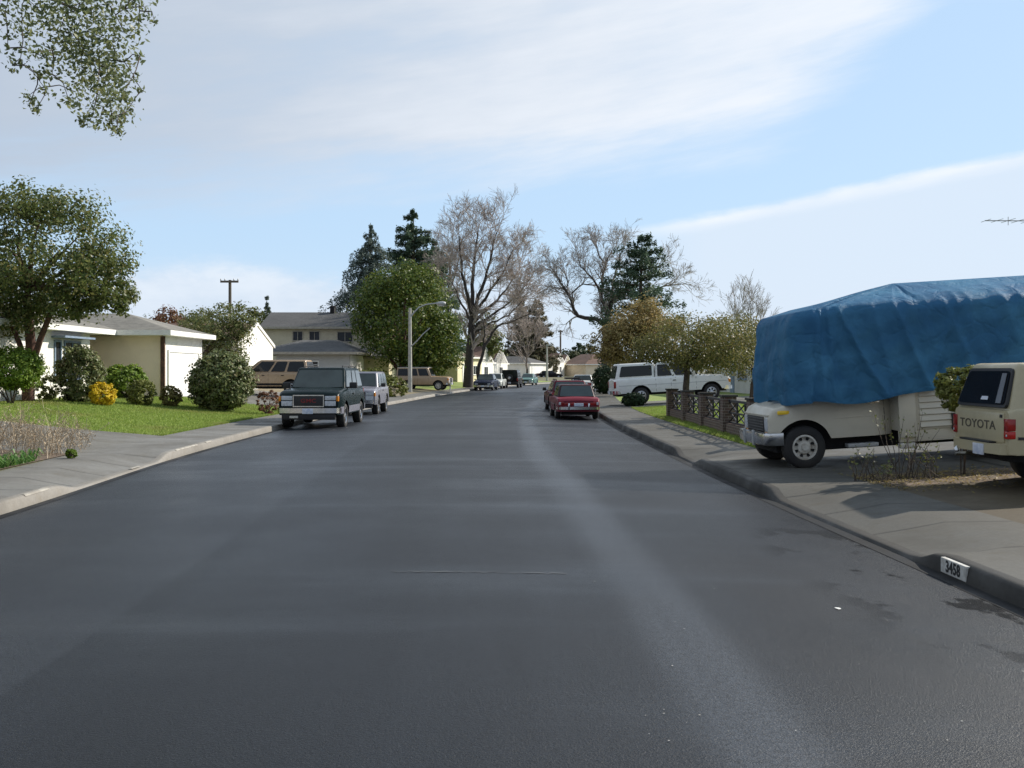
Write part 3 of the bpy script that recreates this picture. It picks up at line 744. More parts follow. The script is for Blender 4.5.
# --- trees on the right
def right_bare():
    Y = 84; b = ground_pt(X(607, Y), Y); q = lambda px, py, r_, dy=0: (P(px, py, Y+dy), r_)
    mains = [[(Vector(b), .42), q(607, 350, .36), q(605, 330, .3), q(608, 312, .24), q(613, 300, .17)],
        [q(603, 324, .19), q(596, 319, .17), q(585, 318, .16), q(578, 316, .15), q(573, 307, .13), q(566, 291, .11), q(559, 279, .08), q(553, 271, .04)],
        [q(573, 306, .09), q(572, 293, .07), q(583, 284, .055), q(596, 285, .05), q(601, 292, .03)],
        [q(567, 292, .06), q(568, 283, .05), q(565, 274, .03)],
        [q(608, 312, .18), q(601, 297, .15), q(602, 280, .12), q(606, 264, .07), q(612, 250, .03)],
        [q(601, 296, .12), q(598, 287, .1), q(590, 276, .07), q(581, 267, .05), q(578, 256, .03)],
        [q(613, 300, .14), q(612, 282, .1, 2), q(618, 265, .07, 3), q(622, 250, .03, 3)],
        [q(613, 300, .14), q(630, 288, .1, 1), q(648, 274, .06, 1), q(664, 262, .03, 1)],
        [q(618, 297, .12), q(642, 290, .09, 2), q(664, 286, .06, 2), q(682, 284, .03, 2)],
        [q(606, 266, .07), q(598, 252, .05), q(596, 244, .03)]]
    bare_tree('bare_tree', 'spreading leafless tree with crooked limbs reaching over the street', b, mains, 81, M['twig'], M['bark_dark'], maxd=3, L=1.15, kids=(2, 5), spread=.75, up=.03, minr=.010)
right_bare()
conifer('pine_tree', 'dark irregular pine standing inside the spreading leafless crown', ground_pt(X(640, 80), 80), 12.2, 3.0, 82, G['pine'], M['bark'], droop=-.15, nlev=20, perlev=6, leaf=.26, dens=48, z0=.35, spike=.45, uneven=.5)
def autumn():
    base = ground_pt(X(640, 66), 66)
    cl = [((*P(640, 330, 66),), (2.3, 2, 1.7), 200, 34, .72, dict(inner=.2, lobes=.3)), ((*P(622, 338, 65),), (1.3, 1.3, 1.4), 80, 34, .6), ((*P(665, 335, 65),), (1.5, 1.3, 1.2), 80, 32, .6), ((*P(648, 308, 66),), (1.2, 1.2, .9), 36, 24, .55), ((*P(606, 343, 65),), (1.1, 1.1, 1.3), 60, 28, .5), ((*P(618, 358, 65),), (1.2, 1.1, .6), 40, 26, .45)]
    leafy_tree('tree', 'orange brown autumn tree behind the white pickup', base, cl, .17, G['autumn'], M['bark_dark'], .14, 1.6, 83, nl=18)
autumn()
def yellow_tree():
    base = ground_pt(X(687, 33.5), 33.5); Y = 33.5
    cl = [((*P(690, 343, Y),), (1.75, 1.6, 1.0), 185, 36, .5, dict(inner=.2, lobes=.25)), ((*P(725, 346, Y+.5),), (1.25, 1.2, .95), 120, 34, .45, dict(inner=.15, lobes=.3)), ((*P(650, 350, Y),), (.95, .9, .6), 50, 30, .38, dict(inner=.1, lobes=.3)),
          ((*P(742, 350, Y+1),), (.7, .7, .8), 34, 30, .38), ((*P(688, 362, Y-.3),), (.9, .8, .4), 40, 28, .32, dict(inner=.1))]
    def trunk(mb, r):
        b = Vector(base); f = P(687, 375, Y)
        mb.tube([b, P(686, 388, Y), f, P(688, 362, Y)], [.13, .11, .1, .07], 9)
        for t in ((640,350),(660,340),(680,325),(700,322),(720,335),(740,345),(672,355),(712,358)):
            s = P(687, 368, Y); e = P(*t, Y+r.normal(0, .5)); mb.tube([s, s.lerp(e, .5)+Vector((0, 0, .12)), e], [.05, .03, .008], 6)
    leafy_tree('tree', 'small spreading olive yellow tree behind the brick pillar fence', base, cl, .085, G['yellowgreen'], M['bark'], .1, 1, 84, extra=trunk)
yellow_tree()
leafy_tree('tree', 'yellow green leafy tree between the white pickup and the tarped vehicle', ground_pt(X(752, 47), 47), [(P(742, 345, 47), (1.9, 1.6, 1.4), 140, 34, .6, dict(lobes=.3)), (P(712, 345, 48), (1.6, 1.4, 1.1), 100, 32, .55)], .12, G['yellowgreen'], M['bark'], .1, 1.3, 85)
bush('tall dark green hedge block behind the white pickup tail', 607, 394, 27, 29, 'hedge', 86, leaf=.12, n=3000, inner=.75, name='hedge', cat='hedge')
shrub('low dark hedge beside the white pickup rear wheel', 5.42, 45.6, 1.15, .62, G['hedge'], 87, leaf=.08, n=2200, name='hedge', cat='hedge', wy=.6)
bush('dark clipped bush in front of the brown roofed house', 742, 384, 26, 26, 'hedge', 88, leaf=.1, n=2000)
bush('yellow green clipped bush below the dark one', 742, 392, 24, 17, 'yellowgreen', 89, leaf=.09, n=1800)
# planting strip by the tarped vehicle
def strip_plants():
    y0 = 14.3
    shrub('bushy olive shrub rising beside the cream pickup window, in front of the tarp', 6.52, 14.8, .8, .66, G['bush_olive'], 90, leaf=.055, n=2200, z0=1.06, stem=False)
    o = bpy.data.objects[[o.name for o in bpy.data.objects if o.get('label', '').startswith('bushy olive shrub')][0]]
    mb = MB(); b = ground_pt(6.52, 14.8); r = np.random.default_rng(91)
    for k in range(4): mb.tube([(b[0]+r.normal(0, .05), b[1], b[2]), (6.52+r.normal(0, .06), 14.8, .8), (6.52+r.normal(0, .2), 14.8+r.normal(0, .1), 1.5)], [.011, .008, .004], 5)
    mb.build('stem', M['bark'], o, (6.52, 14.8, 1.06))
    for i, (x, y, h, n, lab, fl) in enumerate(((5.05, 14.7, .5, 12, 'low twiggy shrub with few leaves near the tarped vehicle front wheel', 'olive'), (5.6, 14.75, .95, 14, 'sparse upright shrub against the lower siding of the tarped vehicle', 'bush_olive'),
                                    (5.3, 14.5, .26, 9, 'low dark weed on the soil strip', 'bush'), (5.95, 14.65, .5, 11, 'small leafy shrub at the cream pickup bumper', 'bush_olive'))):
        r = np.random.default_rng(92+i); z = hgt(x, y); rt = thing('shrub', lab, 'shrub', (x, y, z)); mb = MB(); pts = []
        for k in range(n):
            d = Vector((r.normal(0, .38), r.normal(0, .25), 1)).normalized(); e = Vector((x, y, z))+d*h*r.uniform(.6, 1.1)
            b_ = Vector((x+r.normal(0, .1), y+r.normal(0, .06), z)); m = b_.lerp(e, .5)+Vector(r.normal(0, .03, 3)); mb.tube([b_, m, e], [.007, .005, .002], 4, cap=False)
            for j in range(7): pts.append(m.lerp(e, r.random()**.6)+Vector(r.normal(0, .035, 3)))
        p = np.array([tuple(q) for q in pts]); mb.build('stem', M['bark'], rt, (x, y, z))
        quads('foliage', leaf_quads(r, p, unit(r.normal(size=p.shape)+[0, 0, .5]), .042, .5), G[fl], rt, (x, y, z))
strip_plants()
def litter():
    r = np.random.default_rng(97); n = 1600
    y = r.normal(14.7, .5, n); y = np.where(r.random(n) < .3, r.uniform(13.2, 15.4, n), y); x = np.array([KR(v)+SW for v in y])+np.abs(r.normal(0, 1.6, n))-.1
    p = np.array([(a, b, hgt(a, b)+.018) for a, b in zip(x, y)])
    tag(quads('leaf_litter', leaf_quads(r, p, unit(r.normal(size=p.shape)*.3+[0, 0, 1]), .05, .5), G['autumn']), 'fallen brown leaves scattered along the soil strip', 'leaves', kind='stuff')
litter()
# --- distant greenery
for i, (px, top, Y, w, lab, mat) in enumerate((
        (571, 350, 230, 22, 'distant dark green tree beyond the white gables, low and wide', 'far'), (588, 338, 250, 24, 'distant rounded grey green tree above the brown roof', 'far'), (580, 342, 240, 14, 'narrow dark tree left of the rounded distant one', 'hedge'),
        (553, 348, 215, 20, 'distant green tree by the far utility pole', 'far'), (612, 352, 150, 30, 'dark tree mass left of the hedge under the spreading limbs', 'hedge'), (506, 352, 210, 20, 'distant brown green tree over the gabled roofs', 'olive'),
        (150, 318, 130, 40, 'distant tree behind the garage roof ridge', 'olive'), (790, 350, 90, 60, 'green tree behind the tarped vehicle nose', 'far'))):
    b = ground_pt(X(px, Y), Y); t = P(px, top, Y).z; w_ = w*Y/F/2; cz = lerp(b[2]+.8, t, .56)
    leafy_tree('tree', lab, b, [((b[0], Y, cz), (w_, w_, (t-cz)), 55, 30, w_*.4, dict(lobes=.35, inner=.2))], .0026*Y, G[mat], M['bark_dark'], .2, 1.5, 100+i, nl=5)
def treeline():
    r = np.random.default_rng(130); V = []
    for k in range(520):
        a = r.uniform(-1.15, 1.15); D = r.uniform(330, 420); x, y = D*math.sin(a), D*math.cos(a); h = r.uniform(5, 10)
        p, n, _ = cloud(r, (x, y, h*.45), (r.uniform(4, 8), 4, h*.55), 14, 9, 2.6, inner=.2)
        V.append(leaf_quads(r, p, n, 1.5))
    tag(quads('far_treeline', np.concatenate(V), G['far']), 'far off line of green trees along the horizon', 'trees', kind='stuff')
treeline()
# ------------------------------------------------------------------ buildings
def wallmat(name, c, rib=0, axis='z'):
    m, nt, b = nodes(name); v = coord(nt)
    f = noise(nt, v, .9, 5, .6)
    col = mixc(nt, ramp(nt, f, .35, .75), c, tuple(x*.86 for x in c))
    if rib:
        sp = nt.nodes.new('ShaderNodeSeparateXYZ'); nt.links.new(v, sp.inputs[0])
        t = math_(nt, 'FRACT', math_(nt, 'DIVIDE', sp.outputs[2], rib))
        bump(nt, b, t, .6, .02)
    else: bump(nt, b, noise(nt, v, 40, 3), .3, .006)
    nt.links.new(col, b.inputs['Base Color']); b.inputs['Roughness'].default_value = .85
    return m
def roofmat(name, c):
    m, nt, b = nodes(name); v = coord(nt)
    sp = nt.nodes.new('ShaderNodeSeparateXYZ'); nt.links.new(v, sp.inputs[0])
    t = math_(nt, 'FRACT', math_(nt, 'DIVIDE', sp.outputs[2], .055))
    mp = nt.nodes.new('ShaderNodeMapping'); mp.inputs['Scale'].default_value = (3, 3, 18); nt.links.new(v, mp.inputs[0])
    f = noise(nt, mp.outputs[0], 1.2, 5, .7); g = noise(nt, v, .5, 4)
    col = mixc(nt, ramp(nt, f, .3, .7), c, tuple(x*.55 for x in c)); col = mixc(nt, ramp(nt, g, .4, .7, 0, .4), col, tuple(x*1.3 for x in c))
    col = mixc(nt, ramp(nt, t, .0, .25, .5, 0), col, tuple(x*.3 for x in c))
    nt.links.new(col, b.inputs['Base Color']); b.inputs['Roughness'].default_value = .9; bump(nt, b, t, .5, .015)
    return m
M['white_wall'] = wallmat('white_stucco', (.8,.78,.72)); M['tan_wall'] = wallmat('tan_stucco', (.78,.66,.49))
M['cream_wall'] = wallmat('cream_stucco', (.72,.64,.42)); M['beige_wall'] = wallmat('beige_siding', (.62,.55,.41), .2)
M['grey_wall'] = wallmat('grey_siding', (.52,.52,.5), .18); M['trim'] = plain('white_trim', (.78,.77,.73), .6, var=.06)
M['trim_tan'] = plain('tan_trim', (.42,.38,.31), .7)
M['roof_grey'] = roofmat('grey_shingle', (.2,.19,.165)); M['roof_dark'] = roofmat('dark_shingle', (.085,.085,.085)); M['roof_brown'] = roofmat('brown_shingle', (.13,.075,.055))
M['pane'] = plain('window_pane', (.03,.035,.045), .08, var=.3, scale=1); M['pane'].node_tree.nodes['Principled BSDF'].inputs['Specular IOR Level'].default_value = .2; M['frame_blue'] = plain('blue_trim', (.2,.27,.36), .6)
M['door_white'] = wallmat('white_garage_door', (.82,.81,.78), .5)
def roof(parent, x0, x1, y0, y1, ze, zr, axis, h0, h1, oh, mat, fascia=None, org=(0,0,0), th=.2, ohg=None):
    ohg = oh if ohg is None else ohg
    if axis == 'x': X0, X1, Y0, Y1 = x0-(oh if h0 else ohg), x1+(oh if h1 else ohg), y0-oh, y1+oh
    else: X0, X1, Y0, Y1 = x0-oh, x1+oh, y0-(oh if h0 else ohg), y1+(oh if h1 else ohg)
    mb = MB()
    e = [(X0,Y0),(X1,Y0),(X1,Y1),(X0,Y1)]
    if axis == 'x': rg = [(X0+h0, (Y0+Y1)/2, zr), (X1-h1, (Y0+Y1)/2, zr)]
    else: rg = [((X0+X1)/2, Y0+h0, zr), ((X0+X1)/2, Y1-h1, zr)]
    vs = [(a, b, ze+.02) for a, b in e]+rg
    if axis == 'x': fs = [(0,1,5,4), (2,3,4,5), (1,2,5), (3,0,4)]
    else: fs = [(1,2,5,4), (3,0,4,5), (0,1,4), (2,3,5)]
    hip = [h1, h0] if axis == 'x' else [h0, h1]
    mb.add(vs, fs[:2]+[f for f, h in zip(fs[2:], hip) if h])
    mb.mi = 1
    for i in range(4):
        a, b = e[i], e[(i+1) % 4]
        mb.add([(a[0],a[1],ze+.02),(b[0],b[1],ze+.02),(b[0],b[1],ze-th+.02),(a[0],a[1],ze-th+.02)], [(0,1,2,3)])
    mb.add([(a, b, ze-th+.02) for a, b in e], [(0,1,2,3)])
    # bargeboards of gable ends: solid triangle set just inside the roof edge keeps the roof closed
    for f, h in zip(fs[2:], hip):
        if not h:
            mb.add([vs[k] for k in f], [(0,1,2)])
    return mb.build('roof', [mat, fascia or M['trim']], parent, org)
def walls(parent, x0, x1, y0, y1, z0, z1, mat, axis=None, zr=None, g=(), org=(0,0,0), name='wall'):
    mb = MB(); mb.box(x0, x1, y0, y1, z0, z1)
    for s in g:           # gable triangles, as thin prisms a little proud of the roof's closing face
        if axis == 'x':
            x = x1 if s > 0 else x0
            mb.prism([(x-.02*s, y0, z1), (x-.02*s, y1, z1), (x-.02*s, (y0+y1)/2, zr)], (.02*s, 0, 0))
        else:
            y = y1 if s > 0 else y0
            mb.prism([(x0, y-.02*s, z1), (x1, y-.02*s, z1), ((x0+x1)/2, y-.02*s, zr)], (0, .02*s, 0))
    return mb.build(name, mat, parent, org)
def fbox(mb, n, pos, a0, a1, z0, z1, d0, d1):
    s = 1 if n[0] == '+' else -1; lo, hi = sorted((pos+s*d0, pos+s*d1))
    if n[1] == 'x': mb.box(lo, hi, a0, a1, z0, z1)
    else: mb.box(a0, a1, lo, hi, z0, z1)
def window(parent, n, pos, a0, a1, z0, z1, fm='trim', org=(0,0,0), bars=(1, 0), w=.07):
    mb = MB(); fbox(mb, n, pos, a0, a0+w, z0, z1, -.04, .05); fbox(mb, n, pos, a1-w, a1, z0, z1, -.04, .05)
    fbox(mb, n, pos, a0+w, a1-w, z1-w, z1, -.04, .05); fbox(mb, n, pos, a0-.04, a1+.04, z0-.05, z0, -.04, .08); fbox(mb, n, pos, a0+w, a1-w, z0, z0+w*.8, -.04, .05)
    for k in range(bars[0]):
        c = lerp(a0, a1, (k+1)/(bars[0]+1)); fbox(mb, n, pos, c-.025, c+.025, z0+w*.8, z1-w, -.04, .035)
    for k in range(bars[1]):
        c = lerp(z0, z1, (k+1)/(bars[1]+1)); fbox(mb, n, pos, a0+w, a1-w, c-.02, c+.02, -.04, .03)
    f = mb.build('window', M[fm], parent, org)
    pm = MB(); fbox(pm, n, pos, a0+w*.9, a1-w*.9, z0+w*.7, z1-w*.9, -.03, .012); pm.build('pane', M['pane'], f, org)
    return f
def left_house():
    o = (-16.2, 40, .6); r = thing('house', 'white single storey house with tan side wall and grey hipped roof', 'house', o)
    walls(r, -27, -16.2, 27, 39.3, .3, 3.1, M['white_wall'], org=o)
    walls(r, -27, -17.2, 39.3, 41.0, .3, 3.1, M['tan_wall'], org=o)
    roof(r, -27, -16.2, 27, 41.2, 3.25, 4.9, 'y', 5.5, 5.5, .55, M['roof_grey'], org=o)
    walls(r, -27, -14.0, 41.0, 46.2, .3, 3.1, M['tan_wall'], org=o)
    walls(r, -14.0, -13.97, 41.1, 46.15, .3, 3.1, M['white_wall'], org=o)
    roof(r, -27, -14.0, 41.0, 46.2, 3.25, 4.1, 'x', 0, 2.9, .5, M['roof_grey'], org=o)
    mb = MB(); mb.box(-14.02, -13.9, 41.6, 45.5, 2.42, 2.52); mb.box(-14.02, -13.9, 41.5, 41.6, .5, 2.52); mb.box(-14.02, -13.9, 45.5, 45.6, .5, 2.52); mb.build('door_frame', M['trim'], r, o)
    mb = MB(); mb.box(-14.02, -13.94, 41.6, 45.5, .5, 2.42)
    for k in range(3): mb.box(-14.0, -13.93, 41.7, 45.4, .62+k*.47, .98+k*.47)
    mb.build('garage_door', M['door_white'], r, o)
    mb = MB(); mb.box(-14.06, -13.9, 40.95, 41.07, .3, 3.04); mb.build('corner_board', M['bark_red'], r, o)
    window(r, '+x', -16.2, 36.2, 36.75, 1.3, 2.75, 'frame_blue', o, (0, 0)); window(r, '+x', -16.2, 37.0, 38.4, 1.3, 2.75, 'frame_blue', o, (1, 0))
    mb = MB(); mb.box(-16.2, -15.7, 36.0, 38.6, 2.83, 2.9); mb.build('awning', M['frame_blue'], r, o)
    mb = MB(); mb.box(-17.18, -16.95, 39.7, 39.95, 2.3, 2.75); mb.build('wall_lamp', M['trim'], r, o, bevel=.03)
    mb = MB(); mb.box(-17.2, -17.14, 40.1, 40.9, .5, 2.5); d = mb.build('door', M['wood'], r, o); mb = MB(); mb.box(-17.14, -17.08, 40.2, 40.26, 1.45, 1.55); mb.build('handle', M['chrome'], d)
    d.children[0].location = (-o[0], -o[1], -o[2])
left_house()
def gable_house():
    o = (-14.2, 57, .6); r = thing('house', 'bright white gable end house beside the tan parked truck', 'house', o)
    walls(r, -26, -14.2, 53.2, 60.8, .3, 3.15, M['white_wall'], 'x', 4.25, (1,), o)
    roof(r, -26, -14.2, 53.2, 60.8, 3.15, 4.3, 'x', 0, 0, .35, M['roof_brown'], org=o, ohg=-.03, th=.16)
    mb = MB(); mb.box(-14.2, -14.12, 54, 57, .5, 2.4); mb.build('garage_door', M['door_white'], r, o)
    tb = MB()
    for s in (-1, 1): tb.prism([(-14.2, 57+s*4.15, 3.0), (-14.2, 57+s*4.15, 3.18), (-14.2, 57, 4.36), (-14.2, 57, 4.18)], (.06, 0, 0))
    tb.build('bargeboard', M['trim'], r, o)
gable_house()
def two_storey():
    o = (-17, 92, .6); r = thing('house', 'tan two storey house with long dark roofs behind the parked trucks', 'house', o)
    walls(r, -22.6, -11.6, 92, 100, .3, 5.5, M['beige_wall'], 'x', 6.9, (1, -1), o)
    roof(r, -22.6, -11.6, 92, 100, 5.6, 7.15, 'x', 0, 0, .55, M['roof_dark'], M['trim_tan'], o, ohg=.02)
    walls(r, -18.4, -12.7, 80, 92, .3, 3.0, M['grey_wall'], org=o)
    roof(r, -19.5, -12.7, 80, 92.0, 3.12, 4.25, 'x', 2.6, 2.6, .7, M['roof_dark'], M['trim_tan'], o)
    walls(r, -12.7, -10.6, 88, 92, .3, 2.7, M['beige_wall'], org=o)
    roof(r, -12.9, -10.6, 87.6, 92, 2.85, 3.7, 'x', 0, 1.2, .5, M['roof_dark'], M['trim_tan'], o)
    mb = MB(); mb.box(-12.69, -12.66, 80.3, 87.4, .4, 2.9); mb.build('wall', M['white_wall'], r, o)  # white skin on the sun-facing side: sunlight put into the wall colour
    mb = MB(); mb.box(-10.59, -10.56, 88.1, 91.9, .4, 2.7); mb.build('wall', M['cream_wall'], r, o)  # cream skin on the same side, paler to paint the sun on it
    for px0, px1 in ((292.5, 303), (309, 320)): window(r, '-y', 92, X(px0, 92), X(px1, 92), 4.35, 5.25, 'trim_tan', o, (1, 0))
    window(r, '-y', 92, X(337, 92), X(353, 92), 4.25, 5.2, 'trim_tan', o, (1, 0))
    window(r, '-y', 80, X(304.5, 80), X(319, 80), 1.85, 2.45, 'trim', o, (1, 1), .09)
    window(r, '+x', -11.6, 94, 96.5, 4.2, 5.1, 'trim', o)
    mb = MB(); mb.box(-17.0, -16.6, 95.6, 96.4, 6.9, 7.6); mb.lathe([(.001, .0), (.3, 0), (.3, .12), (.001, .2)], (-16.8, 96, 7.6), n=10); mb.build('chimney', M['under'], r, o)
two_storey()
def far_house(label, cx, cy, rz, w, d, he, hr, wall, rf, gable=True, extra=(), zg=.3):
    """local +x is the street front; w along y, d deep"""
    r = thing('house', label, 'house', (cx, cy, zg), R(rz))
    walls(r, -d, 0, -w/2, w/2, -.6, he, M[wall], 'x', hr-.1, (1,) if gable else ())
    roof(r, -d, 0, -w/2, w/2, he+.05, hr, 'x', 0, 0 if gable else w*.45, .35, M[rf], ohg=.0 if gable else None, th=.18)
    for nm, y0, y1, z0, z1 in extra:
        if nm == 'window': window(r, '+x', 0, y0, y1, z0, z1)
        elif nm == 'wing':
            walls(r, -d*.9, -1.5, y0, y1, -.6, z0, M[wall]); roof(r, -d*.9, -1.5, y0, y1, z0+.05, z1, 'y', 0, 0, .4, M[rf], ohg=.02)
        elif nm == 'chimney':
            mb = MB(); mb.box(-d*.4-.3, -d*.4+.3, y0, y1, z0, z1); mb.build('chimney', M['white_wall'], r)
        else:
            mb = MB(); mb.box(-.02, .05, y0, y1, z0, z1); mb.build(nm, M['door_white'] if 'garage' in nm else M['wood'], r)
    return r
far_house('pale cream house wall seen beside the tall bare trunk', X(470, 118), 118, -18, 8, 9, 2.9, 4.0, 'cream_wall', 'roof_brown', False, (('garage_door', -2.5, 0, 0, 2.2), ('window', 1, 2.4, .9, 2)))
far_house('small white gabled house front just right of the bare trunk', X(486, 148), 148, -14, 8.0, 9, 2.7, 4.9, 'white_wall', 'roof_brown', True, (('window', -1, 1, .8, 2.0), ('wing', 4.05, 10, 2.6, 3.9)))
far_house('white gabled house with chimney beyond the black parked car', X(501, 165), 165, -14, 8.5, 9, 2.7, 5.2, 'white_wall', 'roof_brown', True, (('window', -1, 1, .8, 2.0), ('wing', 4.3, 10, 2.6, 3.9), ('chimney', -1.2, -.6, 4.0, 5.6)))
far_house('low house with wide white garage at the street bend', X(538, 182), 182, -26, 7, 9, 2.7, 4.0, 'white_wall', 'roof_dark', False, (('garage_door', -2.6, 2.2, 0, 2.2), ('wing', 3.55, 10, 2.6, 3.8)))
far_house('white narrow gable standing past the bend, left of the cream gable', X(560.5, 198), 198, -20, 5.0, 8, 3.0, 4.8, 'white_wall', 'roof_brown', True, (('window', -.6, .6, 1, 2.2),))
far_house('cream narrow gable past the bend, right of the white gable', X(568.5, 200), 203, -20, 4.6, 8, 3.0, 4.6, 'cream_wall', 'roof_brown', True, (('window', -.5, .5, 1, 2.2),))
far_house('brown hip roofed house at the bend above the white sedan', X(605, 198), 198, -60, 9, 8, 2.6, 4.7, 'tan_wall', 'roof_brown', False, (('window', -2, -.4, .8, 2), ('garage_door', .5, 3.2, 0, 2.1)))
def right_houses():
    o = (13, 50, .4); r = thing('house', 'brown roofed house behind the white pickup and yellow green trees', 'house', o)
    walls(r, 12.6, 22, 53, 64, .1, 2.8, M['grey_wall'], org=o); roof(r, 12.6, 22, 53, 64, 2.95, 4.5, 'y', 4.2, 4.2, .6, M['roof_brown'], org=o)
    walls(r, 15, 22, 47, 53, .1, 2.8, M['grey_wall'], org=o); roof(r, 15, 22, 47, 53, 2.95, 4.2, 'x', 2.5, 2.5, .6, M['roof_brown'], org=o)
    window(r, '-x', 12.6, 55, 57, 1.2, 2.4, 'frame_blue', o); mb = MB(); mb.box(12.55, 12.62, 58, 58.95, .4, 2.4); mb.build('door', M['frame_blue'], r, o)
    o = (15, 24, .4); r = thing('house', 'single storey house standing behind the blue tarp, roof carrying an aerial', 'house', o)
    walls(r, 14.6, 26, 17, 31, .1, 2.7, M['tan_wall'], org=o); roof(r, 14.6, 26, 17, 31, 2.85, 4.1, 'y', 5, 5, .6, M['roof_grey'], org=o)
    mb = MB(); mb.box(14.52, 14.62, 18, 22.4, .4, 2.45); mb.build('garage_door', M['door_white'], r, o); window(r, '-x', 14.6, 25, 27.5, 1.1, 2.4, 'trim', o)
    # television aerial on that roof
    b = Vector((14.3, 23.4, 2.9)); a = thing('television_aerial', 'thin metal television aerial sticking into the sky above the blue tarp', 'aerial', b)
    top = P(1027, 221, 24); y = 24
    mb = MB(); mb.tube([(top.x, y, 2.5), (top.x, y, top.z+.1)], .018, 6); mb.build('mast', M['galv'], a, b)
    bm_ = MB(); bm_.tube([(top.x+.7, y, top.z), (X(985, y), y, top.z+.01)], .013, 5)
    for k in range(7):
        x = lerp(X(986, y), top.x+.6, k/6); L_ = .25+.05*k; bm_.tube([(x, y-L_, top.z+.01), (x, y+L_, top.z+.01)], .006, 4)
    for k in (2, 4): x = lerp(X(986, y), top.x+.6, k/6); bm_.tube([(x, y, top.z-.1), (x, y, top.z+.1)], .008, 4)
    bm_.build('boom', M['galv'], a, b)
    br = MB(); br.tube([(top.x, y, 2.95), (15.0, y, 3.0)], .02, 5); br.build('bracket', M['galv'], a, b)
right_houses()
# brick pillar fence
def brick_mat():
    m, nt, b = nodes('brick'); v = coord(nt)
    sp = nt.nodes.new('ShaderNodeSeparateXYZ'); nt.links.new(v, sp.inputs[0])
    cx = nt.nodes.new('ShaderNodeCombineXYZ'); nt.links.new(math_(nt, 'ADD', sp.outputs[0], sp.outputs[1]), cx.inputs[0]); nt.links.new(sp.outputs[2], cx.inputs[1])
    t = nt.nodes.new('ShaderNodeTexBrick'); nt.links.new(cx.outputs[0], t.inputs['Vector'])
    t.inputs['Scale'].default_value = 1; t.inputs['Brick Width'].default_value = .2; t.inputs['Row Height'].default_value = .07; t.inputs['Mortar Size'].default_value = .008
    t.inputs['Color1'].default_value = (.13,.075,.055,1); t.inputs['Color2'].default_value = (.085,.055,.042,1); t.inputs['Mortar'].default_value = (.22,.19,.16,1)
    nt.links.new(mixc(nt, ramp(nt, noise(nt, v, 6, 4), .4, .7, 0, .5), t.outputs[0], (.1,.08,.065)), b.inputs['Base Color']); b.inputs['Roughness'].default_value = .9
    bump(nt, b, t.outputs['Fac'], -.4, .01); return m
M['brick'] = brick_mat()
def fence():
    fx = 5.45; ys = [34.9, 31.8, 28.8, 25.8, 22.9, 21.2]; o = (fx, 28, hgt(fx, 28))
    r = thing('fence', 'low brick pillar fence with dark metal lattice panels along the lawn', 'fence', o)
    for y in ys:
        z = hgt(fx, y); mb = MB(); mb.box(fx-.17, fx+.17, y-.17, y+.17, z-.1, z+.9); p = mb.build('pillar', M['brick'], r, o)
        mb = MB(); mb.box(fx-.2, fx+.2, y-.2, y+.2, z+.9, z+.95); mb.build('cap', M['kerb_dark'], p, o)
    for i in range(len(ys)-1):
        a, b = ys[i+1]+.172, ys[i]-.172; z = hgt(fx, (a+b)/2)
        mb = MB(); mb.box(fx-.1, fx+.1, a, b, z-.1, z+.26); mb.build('base_wall', M['brick'], r, o)
        mb = MB(); mb.box(fx-.03, fx+.03, a, b, z+.78, z+.84); mb.box(fx-.025, fx+.025, a, b, z+.5, z+.54); mb.box(fx-.03, fx+.03, a, b, z+.262, z+.3)
        n = 3
        for k in range(n):
            y0, y1 = lerp(a, b, k/n), lerp(a, b, (k+1)/n)
            mb.box(fx-.02, fx+.02, y0-.025, y0+.025, z+.3, z+.78)
            for q in (z+.3, z+.54):
                mb.tube([(fx, y0, q), (fx, y1, q+.24)], .022, 4); mb.tube([(fx+.004, y0, q+.24), (fx+.004, y1, q)], .022, 4)
        mb.build('lattice_panel', M['black'], r, o)
fence()
